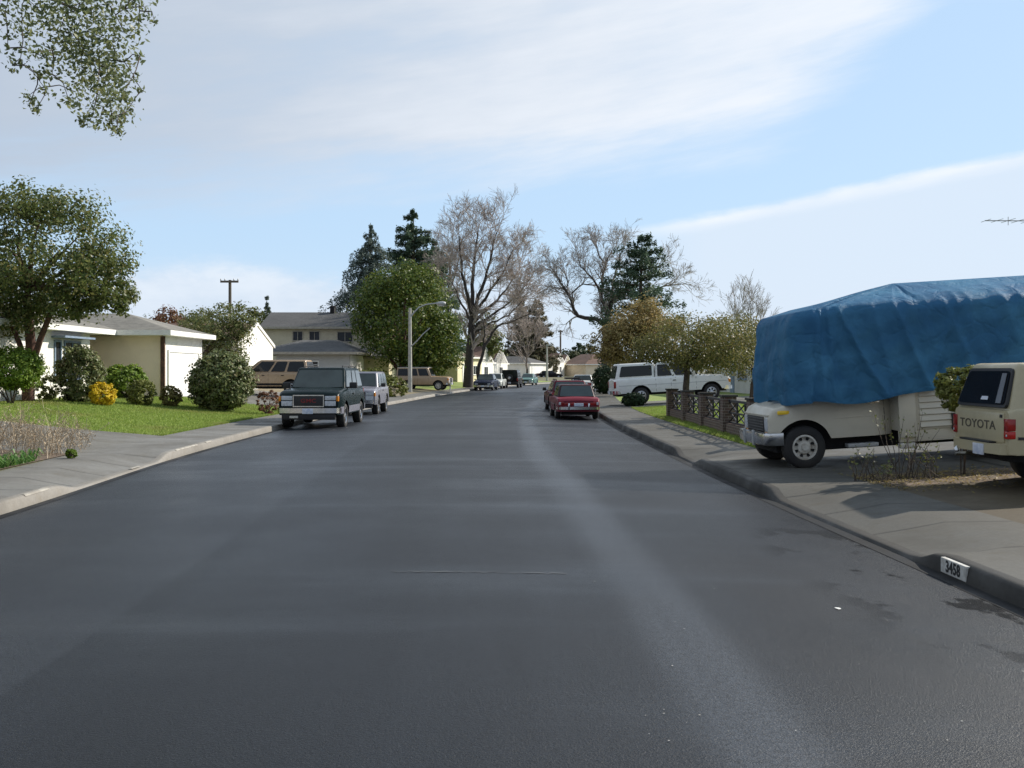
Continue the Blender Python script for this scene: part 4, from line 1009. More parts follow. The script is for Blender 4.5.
# street furniture
def streetlight():
    Y = 74; b = Vector(ground_pt(X(410, Y), Y)); r = thing('street_lamp', 'grey street lamp with curved arm in front of the round tree', 'street lamp', b)
    mb = MB(); t = P(410, 308, Y); mb.tube([b-Vector((0,0,.1)), t], [.16, .10], 12); mb.build('pole', M['concrete_pole'], r, b, smooth=50)
    mb = MB(); mb.tube([P(410.5, 317, Y), P(414, 312.5, Y), P(419, 307.5, Y), P(426, 304.5, Y), P(437, 303.2, Y)], [.06, .055, .05, .045, .045], 8); mb.build('arm', M['galv'], r, b, smooth=60)
    mb = MB(); mb.tube([P(410.5, 347, Y), P(417, 341, Y), P(423, 334, Y), P(430, 328, Y)], [.05, .045, .04, .04], 6); mb.build('side_bracket', M['galv'], r, b, smooth=60)
    h = P(441, 303.6, Y); mb = MB(); mb.lathe([(.001, -.36), (.09, -.32), (.15, -.1), (.17, .12), (.12, .32), (.001, .36)], h, 'x', 12); l = mb.build('lamp_head', M['galv'], r, b, smooth=60)
    mb = MB(); mb.lathe([(.001, -.24), (.1, -.2), (.13, 0), (.1, .16), (.001, .2)], (0,0,0), 'x', 10); g = mb.build('lens', M['lamp'], l, smooth=60); g.location = h-b+Vector((.05, 0, -.09))
    Y = 150; b = Vector(ground_pt(X(547, Y), Y)); r = thing('street_lamp', 'small far street lamp pole near the road bend', 'street lamp', b)
    mb = MB(); t = P(547, 346, Y); mb.tube([b-Vector((0,0,.1)), t], [.17, .12], 8); mb.build('pole', M['concrete_pole'], r, b)
    mb = MB(); mb.box(t.x-.15, t.x+.75, t.y-.16, t.y+.16, t.z, t.z+.22); mb.build('lamp_head', M['galv'], r, b, bevel=.06)
    for px, base, top, Y, w, lab in ((230, 370, 281, 110, 18, 'wooden utility pole with one crossarm above the olive trees'), (560.5, 375, 331, 205, 5, 'distant wooden utility pole beyond the white gables')):
        b = Vector(ground_pt(X(px, Y), Y)); r = thing('utility_pole', lab, 'utility pole', b)
        mb = MB(); mb.tube([b, P(px, top-1, Y)], [.2, .16], 8); mb.build('pole', M['wood'], r, b)
        c = P(px, top+.8, Y); hw = w*Y/F/2; mb = MB(); mb.box(c.x-hw, c.x+hw, Y-.3, Y-.16, c.z-.11, c.z+.11); ca = mb.build('crossarm', M['wood'], r, b)
        mb = MB()
        for k in (-.95, -.5, .5, .95): mb.lathe([(.001, 0), (.06, 0), (.07, .12), (.04, .2), (.001, .22)], (c.x+hw*k, Y-.23, c.z+.11), n=8)
        mb.build('insulator', M['galv'], ca, b)
    # the wires reaching across from the far pole
    for k, (z0, z1) in enumerate(((333.5, 345), (335.5, 349))):
        a, e = P(560.5, z0, 205), P(520 if k else 604, z1-2, 205-25*k); m = a.lerp(e, .5)-Vector((0, 0, .35))
        mb = MB(); mb.tube([a, a.lerp(m, .5)-Vector((0,0,.1)), m, m.lerp(e, .5)-Vector((0,0,.08)), e], .03, 4)
        o = mb.build('overhead_wire', M['black'], None); tag(o, 'thin dark overhead wire running %s from the distant pole' % ('left' if k else 'right'), 'wire')
    x, y = at(456.5, 391); b = Vector((x-.5, y, hgt(x-.5, y))); r = thing('marker_post', 'short pale post at the kerb near the bare trunk', 'post', b)
    mb = MB(); mb.box(b.x-.05, b.x+.05, b.y-.05, b.y+.05, b.z-.05, b.z+.62); mb.build('post', M['trim'], r, b, bevel=.01); mb = MB(); mb.box(b.x-.07, b.x+.07, b.y-.07, b.y+.07, b.z+.62, b.z+.67); mb.build('cap', M['trim'], r, b)
streetlight()
def fnt(txt, size, depth, mat, name, parent, loc, rot, bold=0.0, sx=1.0):
    cu = bpy.data.curves.new(name, 'FONT'); cu.body = txt; cu.size = size; cu.extrude = depth; cu.align_x = 'CENTER'; cu.align_y = 'CENTER'; cu.offset = bold; cu.space_character = 1.08
    t = bpy.data.objects.new(name, cu); COL.objects.link(t); dg = bpy.context.evaluated_depsgraph_get(); dg.update()
    me = bpy.data.meshes.new_from_object(t.evaluated_get(dg)); bpy.data.objects.remove(t); bpy.data.curves.remove(cu)
    me.materials.clear(); me.materials.append(mat); o = link(name, me, parent); o.location = loc; o.rotation_euler = rot; o.scale = (sx, 1, 1); return o
def kerb_number():
    y0, y1 = 8.86, 8.42; x0, x1 = KR(y0), KR(y1); ym = (y0+y1)/2; xm = KR(ym)
    a = math.atan2(x1-x0, y0-y1)
    p = thing('house_number', 'white painted kerb plate reading 3458 in black', 'house number', (xm+.024, ym, -.02), 0)
    p.rotation_euler = (0, 0, -R(90)+a)     # local +x runs along the kerb towards the viewer, local -y faces the road
    mb = MB(); mb.box(-.23, .23, -.022, .03, -.066, .062); mb.box(-.23, .23, .03, .07, .05, .06); mb.build('plate', plain('kerb_paint_white', (.6,.59,.55), .7, c2=(.4,.38,.34), scale=14), p, bevel=.006)
    fnt('3458', .135, .002, M['black'], 'digits', p, (0, -.0235, -.004), (R(90), 0, 0), .004, .92)
kerb_number()
# white scraps of paint on the kerbs and small stains, chips and a tar line on the road
def marks():
    pm = plain('worn_white_paint', (.33,.31,.27), .8, c2=(.22,.2,.17), scale=5)
    r0 = random.Random(3)
    for y0, y1 in ((13.2, 14.0), (17.8, 18.3), (20.7, 22.3), (23.0, 23.5), (57.5, 58.3), (62, 63), (65, 71)):
        V = []; n = 6
        for i in range(n+1):
            y = lerp(y0, y1, i/n)
            for dx, dz in ((-.030, .13), (-.045, .149), (-.06, .154), (-.10+.03*r0.random(), .157)):
                V.append((KL(y)+dx+.006, y, ZG+dz*(.34 if 14.2 < y < 20.3 else 1)+.004))
        me = bpy.data.meshes.new('kerb_paint'); me.from_pydata(V, [], [(i*4+j, i*4+j+1, i*4+j+5, i*4+j+4) for i in range(n) for j in range(3)]); me.materials.append(pm)
        tag(link('kerb_paint', me), kind='structure')
    r = np.random.default_rng(140)
    def blob(name, x, y, wx, wy, mat, n=18, rough=.35, dz=.006):
        V = []
        for i in range(n):
            a = 2*math.pi*i/n; k = 1+rough*r.normal(0, .6)
            X_, Y_ = x+math.cos(a)*wx*k, y+math.sin(a)*wy*k; V.append((X_, Y_, hgt(X_, Y_)+dz))
        V.append((x, y, hgt(x, y)+dz)); me = bpy.data.meshes.new(name); me.from_pydata(V, [], [(i, (i+1) % n, n) for i in range(n)]); me.materials.append(mat)
        tag(link(name, me), kind='structure')
    seal = plain('pale_sealant', (.09,.094,.1), .6, c2=(.03,.032,.035), scale=5)
    V = []; n = 26
    for i in range(n+1):
        x = lerp(-1.0, .46, i/n)+r.normal(0, .004); y = 8.42+r.normal(0, .012); w = .006+.007*abs(r.normal())
        V += [(x, y-w, hgt(x, y)+.004), (x, y+w, hgt(x, y)+.004)]
    me = bpy.data.meshes.new('tar_line'); me.from_pydata(V, [], [(2*i, 2*i+2, 2*i+3, 2*i+1) for i in range(n)]); me.materials.append(seal); tag(link('tar_line', me), kind='structure')
    wh = plain('paper_scrap', (.7,.7,.68), .7)
    x, y = at(838, 609); blob('litter_scrap', x, y, .022, .03, wh, 7); 
    V = []
    for i in range(120):
        x, y = r.uniform(.6, 3.6), 3.0+abs(r.normal(0, 3.0)); s = abs(r.normal(.002, .0022))+.0012; a = r.uniform(0, 6.28); c, d = math.cos(a)*s, math.sin(a)*s; z = hgt(x, y)+.006
        V += [(x+c, y+d, z), (x-d, y+c, z), (x-c, y-d, z), (x+d, y-c, z)]
    tag(quads('gravel_specks', np.array(V), plain('stone_chip', (.42,.41,.39), .8)), 'tiny pale stone chips scattered on the asphalt', 'chips', kind='stuff')
marks()
# ------------------------------------------------------------------ vehicles
def interp(tab, x):
    if x <= tab[0][0]: return tab[0][1]
    for (a, za), (b, zb) in zip(tab, tab[1:]):
        if x <= b: return lerp(za, zb, (x-a)/(b-a))
    return tab[-1][1]
class Body:
    def __init__(s, x0, x1, W, sill, top, axles, wr, Ra, er=.5, et=.09, tuck=.05, edge=.07, crown=.03):
        s.__dict__.update(locals())
        s.top = sorted(top)
    def zt(s, x): return interp(s.top, x)
    def zb(s, x):
        z = s.sill
        for a in s.axles:
            if abs(x-a) < s.Ra: z = max(z, s.wr+math.sqrt(s.Ra**2-(x-a)**2))
        return z
    def hw(s, x, z):
        d = min(x-s.x0, s.x1-x); e = s.et*max(0, 1-d/s.er)**2
        zm = s.sill+.45*(1.0-s.sill); return s.W/2-e-s.tuck*min(1.5, ((z-zm)/.5)**2)
    def mesh(s, name, mat, parent):
        xs = set(np.linspace(s.x0, s.x1, 40).tolist())
        for a in s.axles:
            for t in np.linspace(0, math.pi, 17): xs.add(a+s.Ra*math.cos(t)*.9999)
            xs |= {a-s.Ra-.001, a+s.Ra+.001}
        for x, _ in s.top: xs.add(x)
        for k in (.03, .08, .15, .25): xs |= {s.x0+k, s.x1-k}
        xs = sorted(x for x in xs if s.x0-1e-6 <= x <= s.x1+1e-6); mb = MB(); V = []; nr = 7
        for x in xs:
            zb, zt = s.zb(x), s.zt(x); d = min(x-s.x0, s.x1-x); ed = s.edge; zt2 = zt-.05*max(0, 1-d/.12)**2
            pts = [(s.hw(x, lerp(zb, zt2-ed, k/(nr-1))), lerp(zb, zt2-ed, k/(nr-1))) for k in range(nr)]
            y, z = pts[-1]
            for t in (.35, .7, 1): pts.append((y-ed*1.4*(1-math.cos(t*math.pi/2)), z+ed*math.sin(t*math.pi/2)))
            y = pts[-1][0]
            for t in (.6, .25): pts.append((y*t, zt2+s.crown*(1-t*t)))
            V.append([(x, a, b) for a, b in pts]+[(x, 0, zt2+s.crown)]+[(x, -a, b) for a, b in reversed(pts)])
        n = len(V[0]); mb.add([p for c in V for p in c], [(i*n+k, i*n+k+1, (i+1)*n+k+1, (i+1)*n+k) for i in range(len(V)-1) for k in range(n-1)])
        mb.f.append(list(range(n))); mb.m.append(0); o = (len(V)-1)*n; mb.f.append(list(range(o, o+n))); mb.m.append(0)
        ob = mb.build(name, mat, parent, smooth=38)
        return ob
    def patch(s, mb, x0, x1, z0, z1, off=.008, nx=10, sides=(1, -1), skip=True):
        e = min(.006, (z1-z0)*.3)
        for sd in sides:
            V = []
            for i in range(nx+1):
                x = lerp(x0, x1, i/nx)
                for z, o in ((z0, -.004), (z0+e, off), ((z0+z1)/2, off), (z1-e, off), (z1, -.004)): V.append((x, sd*(s.hw(x, z)+o), z))
            F_ = []
            for i in range(nx):
                xm = lerp(x0, x1, (i+.5)/nx)
                if skip and s.zb(xm) > z0+.02: continue
                F_ += [(i*5+k, i*5+k+1, i*5+k+6, i*5+k+5) for k in range(4)]
            mb.add(V, F_)
WHEEL = {}
def wheel_meshes(r, w, rim, style):
    key = (r, w, rim, style)
    if key in WHEEL: return WHEEL[key]
    mb = MB(); h = w/2; k = r*rim
    mb.lathe([(k, -h*.8), (k+.02, -h), (r-.04, -h), (r-.01, -h*.8), (r, -h*.5), (r, h*.5), (r-.01, h*.8), (r-.04, h), (k+.02, h), (k, h*.8), (k-.01, 0), (k, -h*.8)], axis='y', n=28)
    t = mb.build('tyre', M['tyre'], smooth=40); tm = t.data; bpy.data.objects.remove(t)
    mb = MB()
    for s in (-1, 1):
        if style == 'steel':
            mb.lathe([(k+.004, s*h*.86), (k-.025, s*h*.9), (k-.04, s*h*.5), (k*.62, s*h*.35), (k*.5, s*h*.62), (k*.3, s*h*.66), (k*.26, s*h*1.02), (.001, s*h*1.05)], axis='y', n=28)
        else:
            mb.lathe([(k+.004, s*h*.86), (k-.02, s*h*.92), (k-.035, s*h*.6), (k*.3, s*h*.7), (k*.2, s*h*.86), (.001, s*h*.88)], axis='y', n=28)
    mb.mi = 1; nh = {'steel': 8, 'spoke': 5, 'mesh': 7}[style]
    for s in (-1, 1):
        for j in range(nh):
            a = 2*math.pi*(j+.5)/nh; rr, hs = (k*.72, k*.12) if style == 'steel' else (k*.62, k*.17)
            c = Vector((math.cos(a)*rr, s*h*(.5 if style == 'steel' else .66), math.sin(a)*rr)); u = Vector((math.cos(a), 0, math.sin(a))); v_ = Vector((-math.sin(a), 0, math.cos(a)))
            pl = [c+u*(hs*1.3*math.cos(q))+v_*(hs*math.sin(q)) for q in [2*math.pi*i/8 for i in range(8)]]
            mb.prism(pl, (0, s*.02, 0))
    t = mb.build('rim', [M['steelwhite'] if style == 'steel' else M['alloy'], M['under']], smooth=40); rm = t.data; bpy.data.objects.remove(t)
    WHEEL[key] = (tm, rm); return tm, rm
def add_wheels(root, axles, y, r, w=.22, rim=.6, style='spoke', steer=0):
    tm, rm = wheel_meshes(r, w, rim, style)
    for i, a in enumerate(axles):
        for s in (1, -1):
            o = link('wheel', tm, root); o.location = (a, s*y, r); link('rim', rm, o)
            if i == 0 and steer: o.rotation_euler = (0, 0, R(steer))
def bx(root, name, mat, x0, x1, y0, y1, z0, z1, bevel=.015, mirror=False):
    out = []
    for s in ((1, -1) if mirror else (1,)):
        mb = MB(); ya, yb = sorted((y0*s, y1*s)); mb.box(x0, x1, ya, yb, z0, z1)
        out.append(mb.build(name, M[mat] if isinstance(mat, str) else mat, root, bevel=bevel))
    return out
def rounded(poly, r=.05, n=4):
    out = []; m = len(poly)
    for i in range(m):
        p = Vector(poly[i]); a = Vector(poly[i-1])-p; b = Vector(poly[(i+1) % m])-p
        k = min(r, a.length*.45, b.length*.45); A = p+a.normalized()*k; B = p+b.normalized()*k
        for j in range(n+1):
            t = j/n; out.append(A*(1-t)**2+p*2*t*(1-t)+B*t*t)
    return out
class Cab:
    """greenhouse: side-view trapezium xa (front base) xb (roof front) xc (roof rear) xd (rear base)"""
    def __init__(s, xa, xb, xc, xd, zb, zr, wb, wr): s.__dict__.update(locals())
    def X(s, u, v): return lerp(lerp(s.xa, s.xb, v), lerp(s.xd, s.xc, v), u)
    def Y(s, v): return lerp(s.wb, s.wr, v)
    def Z(s, v): return lerp(s.zb, s.zr, v)
    def mesh(s, name, mat, root, bevel=.09):
        mb = MB(); zb = s.zb-.06; k = -.06/(s.zr-s.zb)
        vs = [(s.xa, s.wb, zb), (s.xa, -s.wb, zb), (s.xd, -s.wb, zb), (s.xd, s.wb, zb), (s.xb, s.wr, s.zr), (s.xb, -s.wr, s.zr), (s.xc, -s.wr, s.zr), (s.xc, s.wr, s.zr)]
        mb.add(vs, [(4,5,6,7), (0,1,5,4), (2,3,7,6), (3,0,4,7), (1,2,6,5)])
        return mb.build(name, mat, root, bevel=bevel, seg=3)
    def side(s, u0, u1, v0=.1, v1=.86):
        for sd in (1, -1):
            n = Vector((0, (s.zr-s.zb), (s.wb-s.wr))).normalized(); n.y *= sd
            pl = [Vector((s.X(u, v), sd*s.Y(v), s.Z(v)))+n*.012 for u, v in ((u0, v0), (u1, v0), (u1, v1), (u0, v1))]
            yield rounded(pl, .05), -n*.03
    def end(s, front=True, m=.07, v0=.08, v1=.88):
        u = 0 if front else 1
        A = Vector((s.X(u, 0), 0, s.zb)); B = Vector((s.X(u, 1), 0, s.zr)); d = B-A; n = Vector((d.z, 0, -d.x)).normalized()
        if not front: n = -n
        pl = [Vector((s.X(u, v), y*(s.Y(v)-m), s.Z(v)))+n*.012 for v, y in ((v0, 1), (v0, -1), (v1, -1), (v1, 1))]
        return rounded(pl, .07), -n*.03
    def glaze(s, root, sides, front=True, rear=True, glass='glass', names=('windshield', 'side_window', 'rear_window'), gf=None, v0=.1, v1=.86, m=.07):
        for u0, u1 in sides:
            for pl, d in s.side(u0, u1, v0, v1):
                mb = MB(); mb.prism(pl, d); mb.build(names[1], M[glass], root)
        if front: mb = MB(); pl, d = s.end(True, m); mb.prism(pl, d); mb.build(names[0], M[gf or glass], root)
        if rear: mb = MB(); pl, d = s.end(False, m); mb.prism(pl, d); mb.build(names[2], M[glass], root)
def vehicle(name, label, cat, x, y, rz, body, cabs, pm, wheel=dict(), underz=None, pitch=0, z=None, group=None, seams=(), handles=(), base=None, cabmat=None):
    root = thing(name, label, cat, (x, y, hgt(x, y) if z is None else z), 0, group); root.rotation_euler = (0, R(pitch), R(rz))
    body.mesh('body', pm, root)
    bx(root, 'underbody', 'under', body.x0+.15, body.x1-.15, -(body.W/2-.27), body.W/2-.27, max(.2, body.sill-.12), min(body.zt(body.x0+.2), body.zt(body.x1-.2), 1.1)-.12, .02)
    add_wheels(root, body.axles, body.W/2-wheel.get('inset', .14), body.wr, **{k: v for k, v in wheel.items() if k != 'inset'})
    for i, c in enumerate(cabs): c.mesh('cabin' if i == 0 else 'canopy_shell', cabmat or pm, root)
    if seams:
        mb = MB()
        for a in seams: body.patch(mb, a-.006, a+.006, body.sill+.05, body.zt(a)-body.edge, .003, 1)
        mb.build('door_seam', M['under'], root)
    for a, zz in handles:
        for sd in (1, -1):
            mb = MB(); yy = sd*(body.hw(a, zz)); mb.box(a-.07, a+.07, min(yy, yy+sd*.03), max(yy, yy+sd*.03), zz-.02, zz+.02); mb.build('door_handle', M['black'], root, bevel=.008)
    return root
PM = {}
PM['teal'] = paint('dark_green_paint', (.006,.013,.0145), .25); PM['silver'] = paint('lilac_silver_paint', (.17,.17,.205), .3); PM['tan'] = paint('tan_paint', (.36,.25,.15), .35)
PM['red'] = paint('red_paint', (.17,.03,.045), .4); PM['maroon'] = paint('maroon_paint', (.09,.012,.02), .3); PM['navy'] = paint('dark_blue_paint', (.02,.025,.045), .25)
PM['black'] = paint('black_paint', (.012,.012,.014), .25); PM['seagreen'] = paint('sea_green_paint', (.06,.16,.14), .3); PM['white'] = paint('white_paint', (.72,.72,.70), .35)
PM['offwhite'] = paint('off_white_paint', (.62,.58,.47), .4); PM['cream'] = paint('cream_paint', (.44,.38,.235), .45); PM['rv'] = paint('coach_cream_paint', (.55,.51,.41), .5); PM['palegrey'] = paint('pale_grey_paint', (.45,.47,.45), .35)

def suv_front(root, b, dark='black', plate=True, zt=None, letters=None, chrome=True, wb=None):
    """grille, lamps, bumper, plate on the front face"""
    x = b.x1; w = b.W/2-b.et; zt = zt or b.zt(x)-.1; z0 = zt-.3
    bx(root, 'grille', 'black', x-.05, x+.018, -w*.5, w*.5, z0, zt, .015)
    if chrome:
        mb = MB()
        for ya, yb, za, zb in ((-w*.53, w*.53, zt, zt+.03), (-w*.53, w*.53, z0-.03, z0), (-w*.53, -w*.5, z0, zt), (w*.5, w*.53, z0, zt)): mb.box(x-.03, x+.028, ya, yb, za, zb)
        mb.build('grille_frame', M['chrome'], root)
    for s in (1, -1):
        mb = MB(); mb.box(x-.06, x+.012, min(s*w*.55, s*w*.93), max(s*w*.55, s*w*.93), zt-.13, zt); mb.build('headlight', M['lamp'], root, bevel=.015)
        mb = MB(); mb.box(x-.06, x+.01, min(s*w*.55, s*w*.93), max(s*w*.55, s*w*.93), z0, zt-.15); mb.build('headlight', M['lamp'], root, bevel=.015)
        mb = MB(); mb.box(x-.12, x+.006, min(s*w*.945, s*(w+.02)), max(s*w*.945, s*(w+.02)), zt-.16, zt-.01); mb.build('turn_signal', M['amber'], root, bevel=.012)
    if letters: fnt(letters, .16, .004, plain('dark_red_letter', (.22,.012,.015), .5), 'grille_letters', root, (x+.02, 0, (zt+z0)/2), (R(90), 0, R(90)), .004, 1.25)
def bumper(root, b, front, mat, z0, z1, out=.1, plate='plate', pz=None, name='bumper'):
    x = b.x1 if front else b.x0; s = 1 if front else -1; w = b.W/2-.02; mb = MB()
    prof = [(-w, -.32), (-w, -.1), (-w+.1, .6*out), (-w*.5, out), (w*.5, out), (w-.1, .6*out), (w, -.1), (w, -.32)]
    V = [(x+s*o, y, z) for z in (z0, z1) for y, o in prof]+[(x-s*.34 if abs(y) > w-.15 else x-s*.05, y*.93, z) for z in (z0, z1) for y, o in prof]; n = len(prof)
    Fc = [(i, i+1, n+i+1, n+i) for i in range(n-1)]+[(n+i, n+i+1, 3*n+i+1, 3*n+i) for i in range(n-1)]+[(i, i+1, 2*n+i+1, 2*n+i) for i in range(n-1)]+[(2*n+i, 2*n+i+1, 3*n+i+1, 3*n+i) for i in range(n-1)]
    mb.add(V, Fc); bo = mb.build(name, M[mat], root, smooth=50)
    if plate:
        pz = pz or (z0+z1)/2; bx(root, 'number_plate', plate, min(x+s*(out-.01), x+s*(out+.015)), max(x+s*(out-.01), x+s*(out+.015)), -.16, .16, pz-.08, pz+.08, .004)
    return bo
def mirrors(root, c, b, mat='black', u=.1, w=.2, h=.15):
    for s in (1, -1):
        x = c.X(u, .15); y = s*(c.wb+.02); mb = MB(); mb.box(x-.06, x+.06, min(y+s*.05, y+s*(.05+w)), max(y+s*.05, y+s*(.05+w)), c.zb+.02, c.zb+.02+h); m = mb.build('side_mirror', M[mat], root, bevel=.03)
        mb = MB(); mb.tube([(x, y-s*.05, c.zb+.03), (x, y+s*.07, c.zb+.06)], .02, 6); mb.build('mirror_arm', M['black'], m)
def tail_lights(root, b, z0, z1, y0, y1, mat='redlens', x=None, out=.015):
    x = b.x0 if x is None else x
    for s in (1, -1):
        mb = MB(); mb.box(x-out, x+.08, min(s*y0, s*y1), max(s*y0, s*y1), z0, z1); mb.build('tail_light', M[mat], root, bevel=.012)

def green_truck():
    b = Body(-2.35, 2.35, 1.93, .42, [(-2.35, 1.2), (1.0, 1.21), (1.25, 1.2), (2.1, 1.13), (2.35, 1.04)], [1.42, -1.42], .37, .46, et=.09, edge=.09)
    c = Cab(1.12, .42, -2.12, -2.3, 1.17, 1.84, .86, .73)
    r = vehicle('pickup_truck', 'dark green truck with chrome bumper parked facing us at the left kerb', 'truck', -6.0, 32.75, -91, b, [c], PM['teal'], dict(w=.25, rim=.66, style='spoke', steer=0), z=-.08, seams=(1.0, -.15, -1.0), handles=((.1, 1.02),))
    r.name = 'suv'; c.glaze(r, ((.07, .37), (.42, .64), (.68, .95)), glass='glass_pale')
    suv_front(r, b, letters='GMC', zt=.99); bumper(r, b, True, 'chrome', .48, .63, .12, pz=.54); bx(r, 'air_dam', 'black', 2.2, 2.38, -.8, .8, .28, .47, .03)
    bumper(r, b, False, 'chrome', .48, .63, .1); tail_lights(r, b, .8, 1.15, .72, .88)
    mirrors(r, c, b, w=.24, h=.19)
    for s in (1, -1): mb = MB(); b.patch(mb, -2.2, 2.2, .45, .66, .01, 40, (s,)); mb.build('lower_trim', PM['silver'], r)
    bx(r, 'hitch_hook', 'steelwhite', 2.25, 2.44, -.55, -.3, .33, .40, .01)
    mb = MB()
    for s in (1, -1): mb.tube([(.2, s*.62, 1.885), (-2.0, s*.62, 1.885)], .018, 6)
    for s in (1, -1):
        for x in (.2, -.9, -2.0): mb.tube([(x, s*.62, 1.83), (x, s*.62, 1.885)], .015, 5)
    mb.build('roof_rack', M['black'], r)
    for s in (1, -1):
        mb = MB(); mb.tube([(.35, s*.5, 1.2+.03), (.75, s*.1, 1.5)], .008, 4); mb.build('wiper', M['black'], r)
green_truck()
def silver_truck():
    b = Body(-2.2, 2.2, 1.72, .42, [(-2.2, 1.1), (.8, 1.1), (1.05, 1.09), (2.0, 1.02), (2.2, .96)], [1.33, -1.25], .36, .45, et=.05)
    c = Cab(.95, .4, -2.0, -2.16, 1.07, 1.7, .77, .66)
    r = vehicle('suv', 'lilac silver truck parked right behind the dark green one', 'truck', -6.15, 42.1, -90, b, [c], PM['silver'], dict(w=.24, rim=.64, style='mesh'), z=-.08, seams=(.85, -.2, -.95), handles=((0, .95),))
    c.glaze(r, ((.07, .36), (.4, .63), (.67, .95)), glass='glass_pale'); suv_front(r, b, zt=.9); bumper(r, b, True, 'chrome', .45, .6, .1); bx(r, 'air_dam', 'black', 2.05, 2.23, -.7, .7, .28, .45, .03)
    bumper(r, b, False, 'chrome', .45, .6, .1); tail_lights(r, b, .75, 1.0, .62, .78); mirrors(r, c, b, w=.18)
silver_truck()
def tan_suv():
    b = Body(-2.25, 2.25, 1.78, .45, [(-2.25, 1.12), (.75, 1.12), (1.0, 1.1), (1.95, 1.0), (2.25, .9)], [1.35, -1.35], .36, .45)
    c = Cab(.95, .2, -2.05, -2.2, 1.1, 1.74, .8, .68)
    x, y = X(268, 50.8), 50.8
    r = vehicle('suv', 'dusty tan truck parked nose in beside the white gable house', 'truck', x, y, 178, b, [c], PM['tan'], dict(w=.24, rim=.62, style='spoke'), seams=(.85, -.25, -1.1), handles=((0, .98), (-.95, .98)))
    c.glaze(r, ((.08, .36), (.4, .62), (.66, .95))); suv_front(r, b, zt=.85); bumper(r, b, True, 'chrome', .45, .6, .1); bumper(r, b, False, 'chrome', .45, .6, .1); tail_lights(r, b, .75, 1.05, .68, .84); mirrors(r, c, b)
    for s in (1, -1): mb = MB(); b.patch(mb, -2.1, 2.1, .5, .6, .01, 40, (s,)); mb.build('lower_trim', M['under'], r)
tan_suv()
def driveway_wagon():
    b = Body(-2.2, 2.1, 1.75, .45, [(-2.2, 1.1), (.5, 1.1), (.75, 1.1), (1.9, 1.06), (2.1, 1.0)], [1.25, -1.3], .36, .45, et=.04)
    c = Cab(.72, .4, -2.12, -2.2, 1.08, 1.8, .8, .72)
    r = vehicle('suv', 'tan boxy wagon with white roof in the driveway behind the street lamp', 'car', X(424, 81), 82, -8, b, [c], PM['tan'], dict(w=.22, style='steel'), seams=(.5, -.4))
    r['category'] = 'truck'; c.glaze(r, ((.07, .34), (.38, .62), (.66, .95))); suv_front(r, b, zt=.95); bumper(r, b, True, 'chrome', .45, .6, .1); bumper(r, b, False, 'chrome', .45, .6, .1); tail_lights(r, b, .75, 1.0, .68, .82)
    bx(r, 'roof_panel', PM['white'], -2.1, .45, -.7, .7, 1.795, 1.83, .015)
driveway_wagon()
def sedan(name, label, x, y, rz, pm, L=4.5, W=1.72, H=1.42, z=None, glass='glass', chrome='chrome', boxy=False, cat='car'):
    h = L/2; b = Body(-h, h, W, .3, [(-h, .86 if not boxy else .9), (-h+.25, .93), (-h+.9, .95), (h-1.5, .95), (h-1.2, .93), (h-.3, .82), (h, .72)], [h-.85, -h+1.0], .31, .38, et=.1 if not boxy else .05)
    c = Cab(h-1.25, h-1.95, -h+1.35, -h+.75 if not boxy else -h+.9, .92, H, W/2-.1, W/2-.26)
    r = vehicle(name, label, cat, x, y, rz, b, [c], pm, dict(w=.19, rim=.62, style='spoke', inset=.12), z=z, seams=(h-1.35, 0, -h+1.3))
    c.glaze(r, ((.12, .47), (.51, .9)), glass=glass)
    x1 = b.x1; bx(r, 'grille', 'black', x1-.05, x1+.012, -.35, .35, .52, .64, .01); bx(r, 'headlight', 'lamp', x1-.08, x1+.012, .42, .7, .52, .65, .02, True)
    bumper(r, b, True, chrome, .33, .48, .07); bumper(r, b, False, chrome, .36, .5, .07, pz=.66 if not boxy else .43); tail_lights(r, b, .62, .78, .45, .76); mirrors(r, c, b, w=.14, h=.1)
    return r, b, c
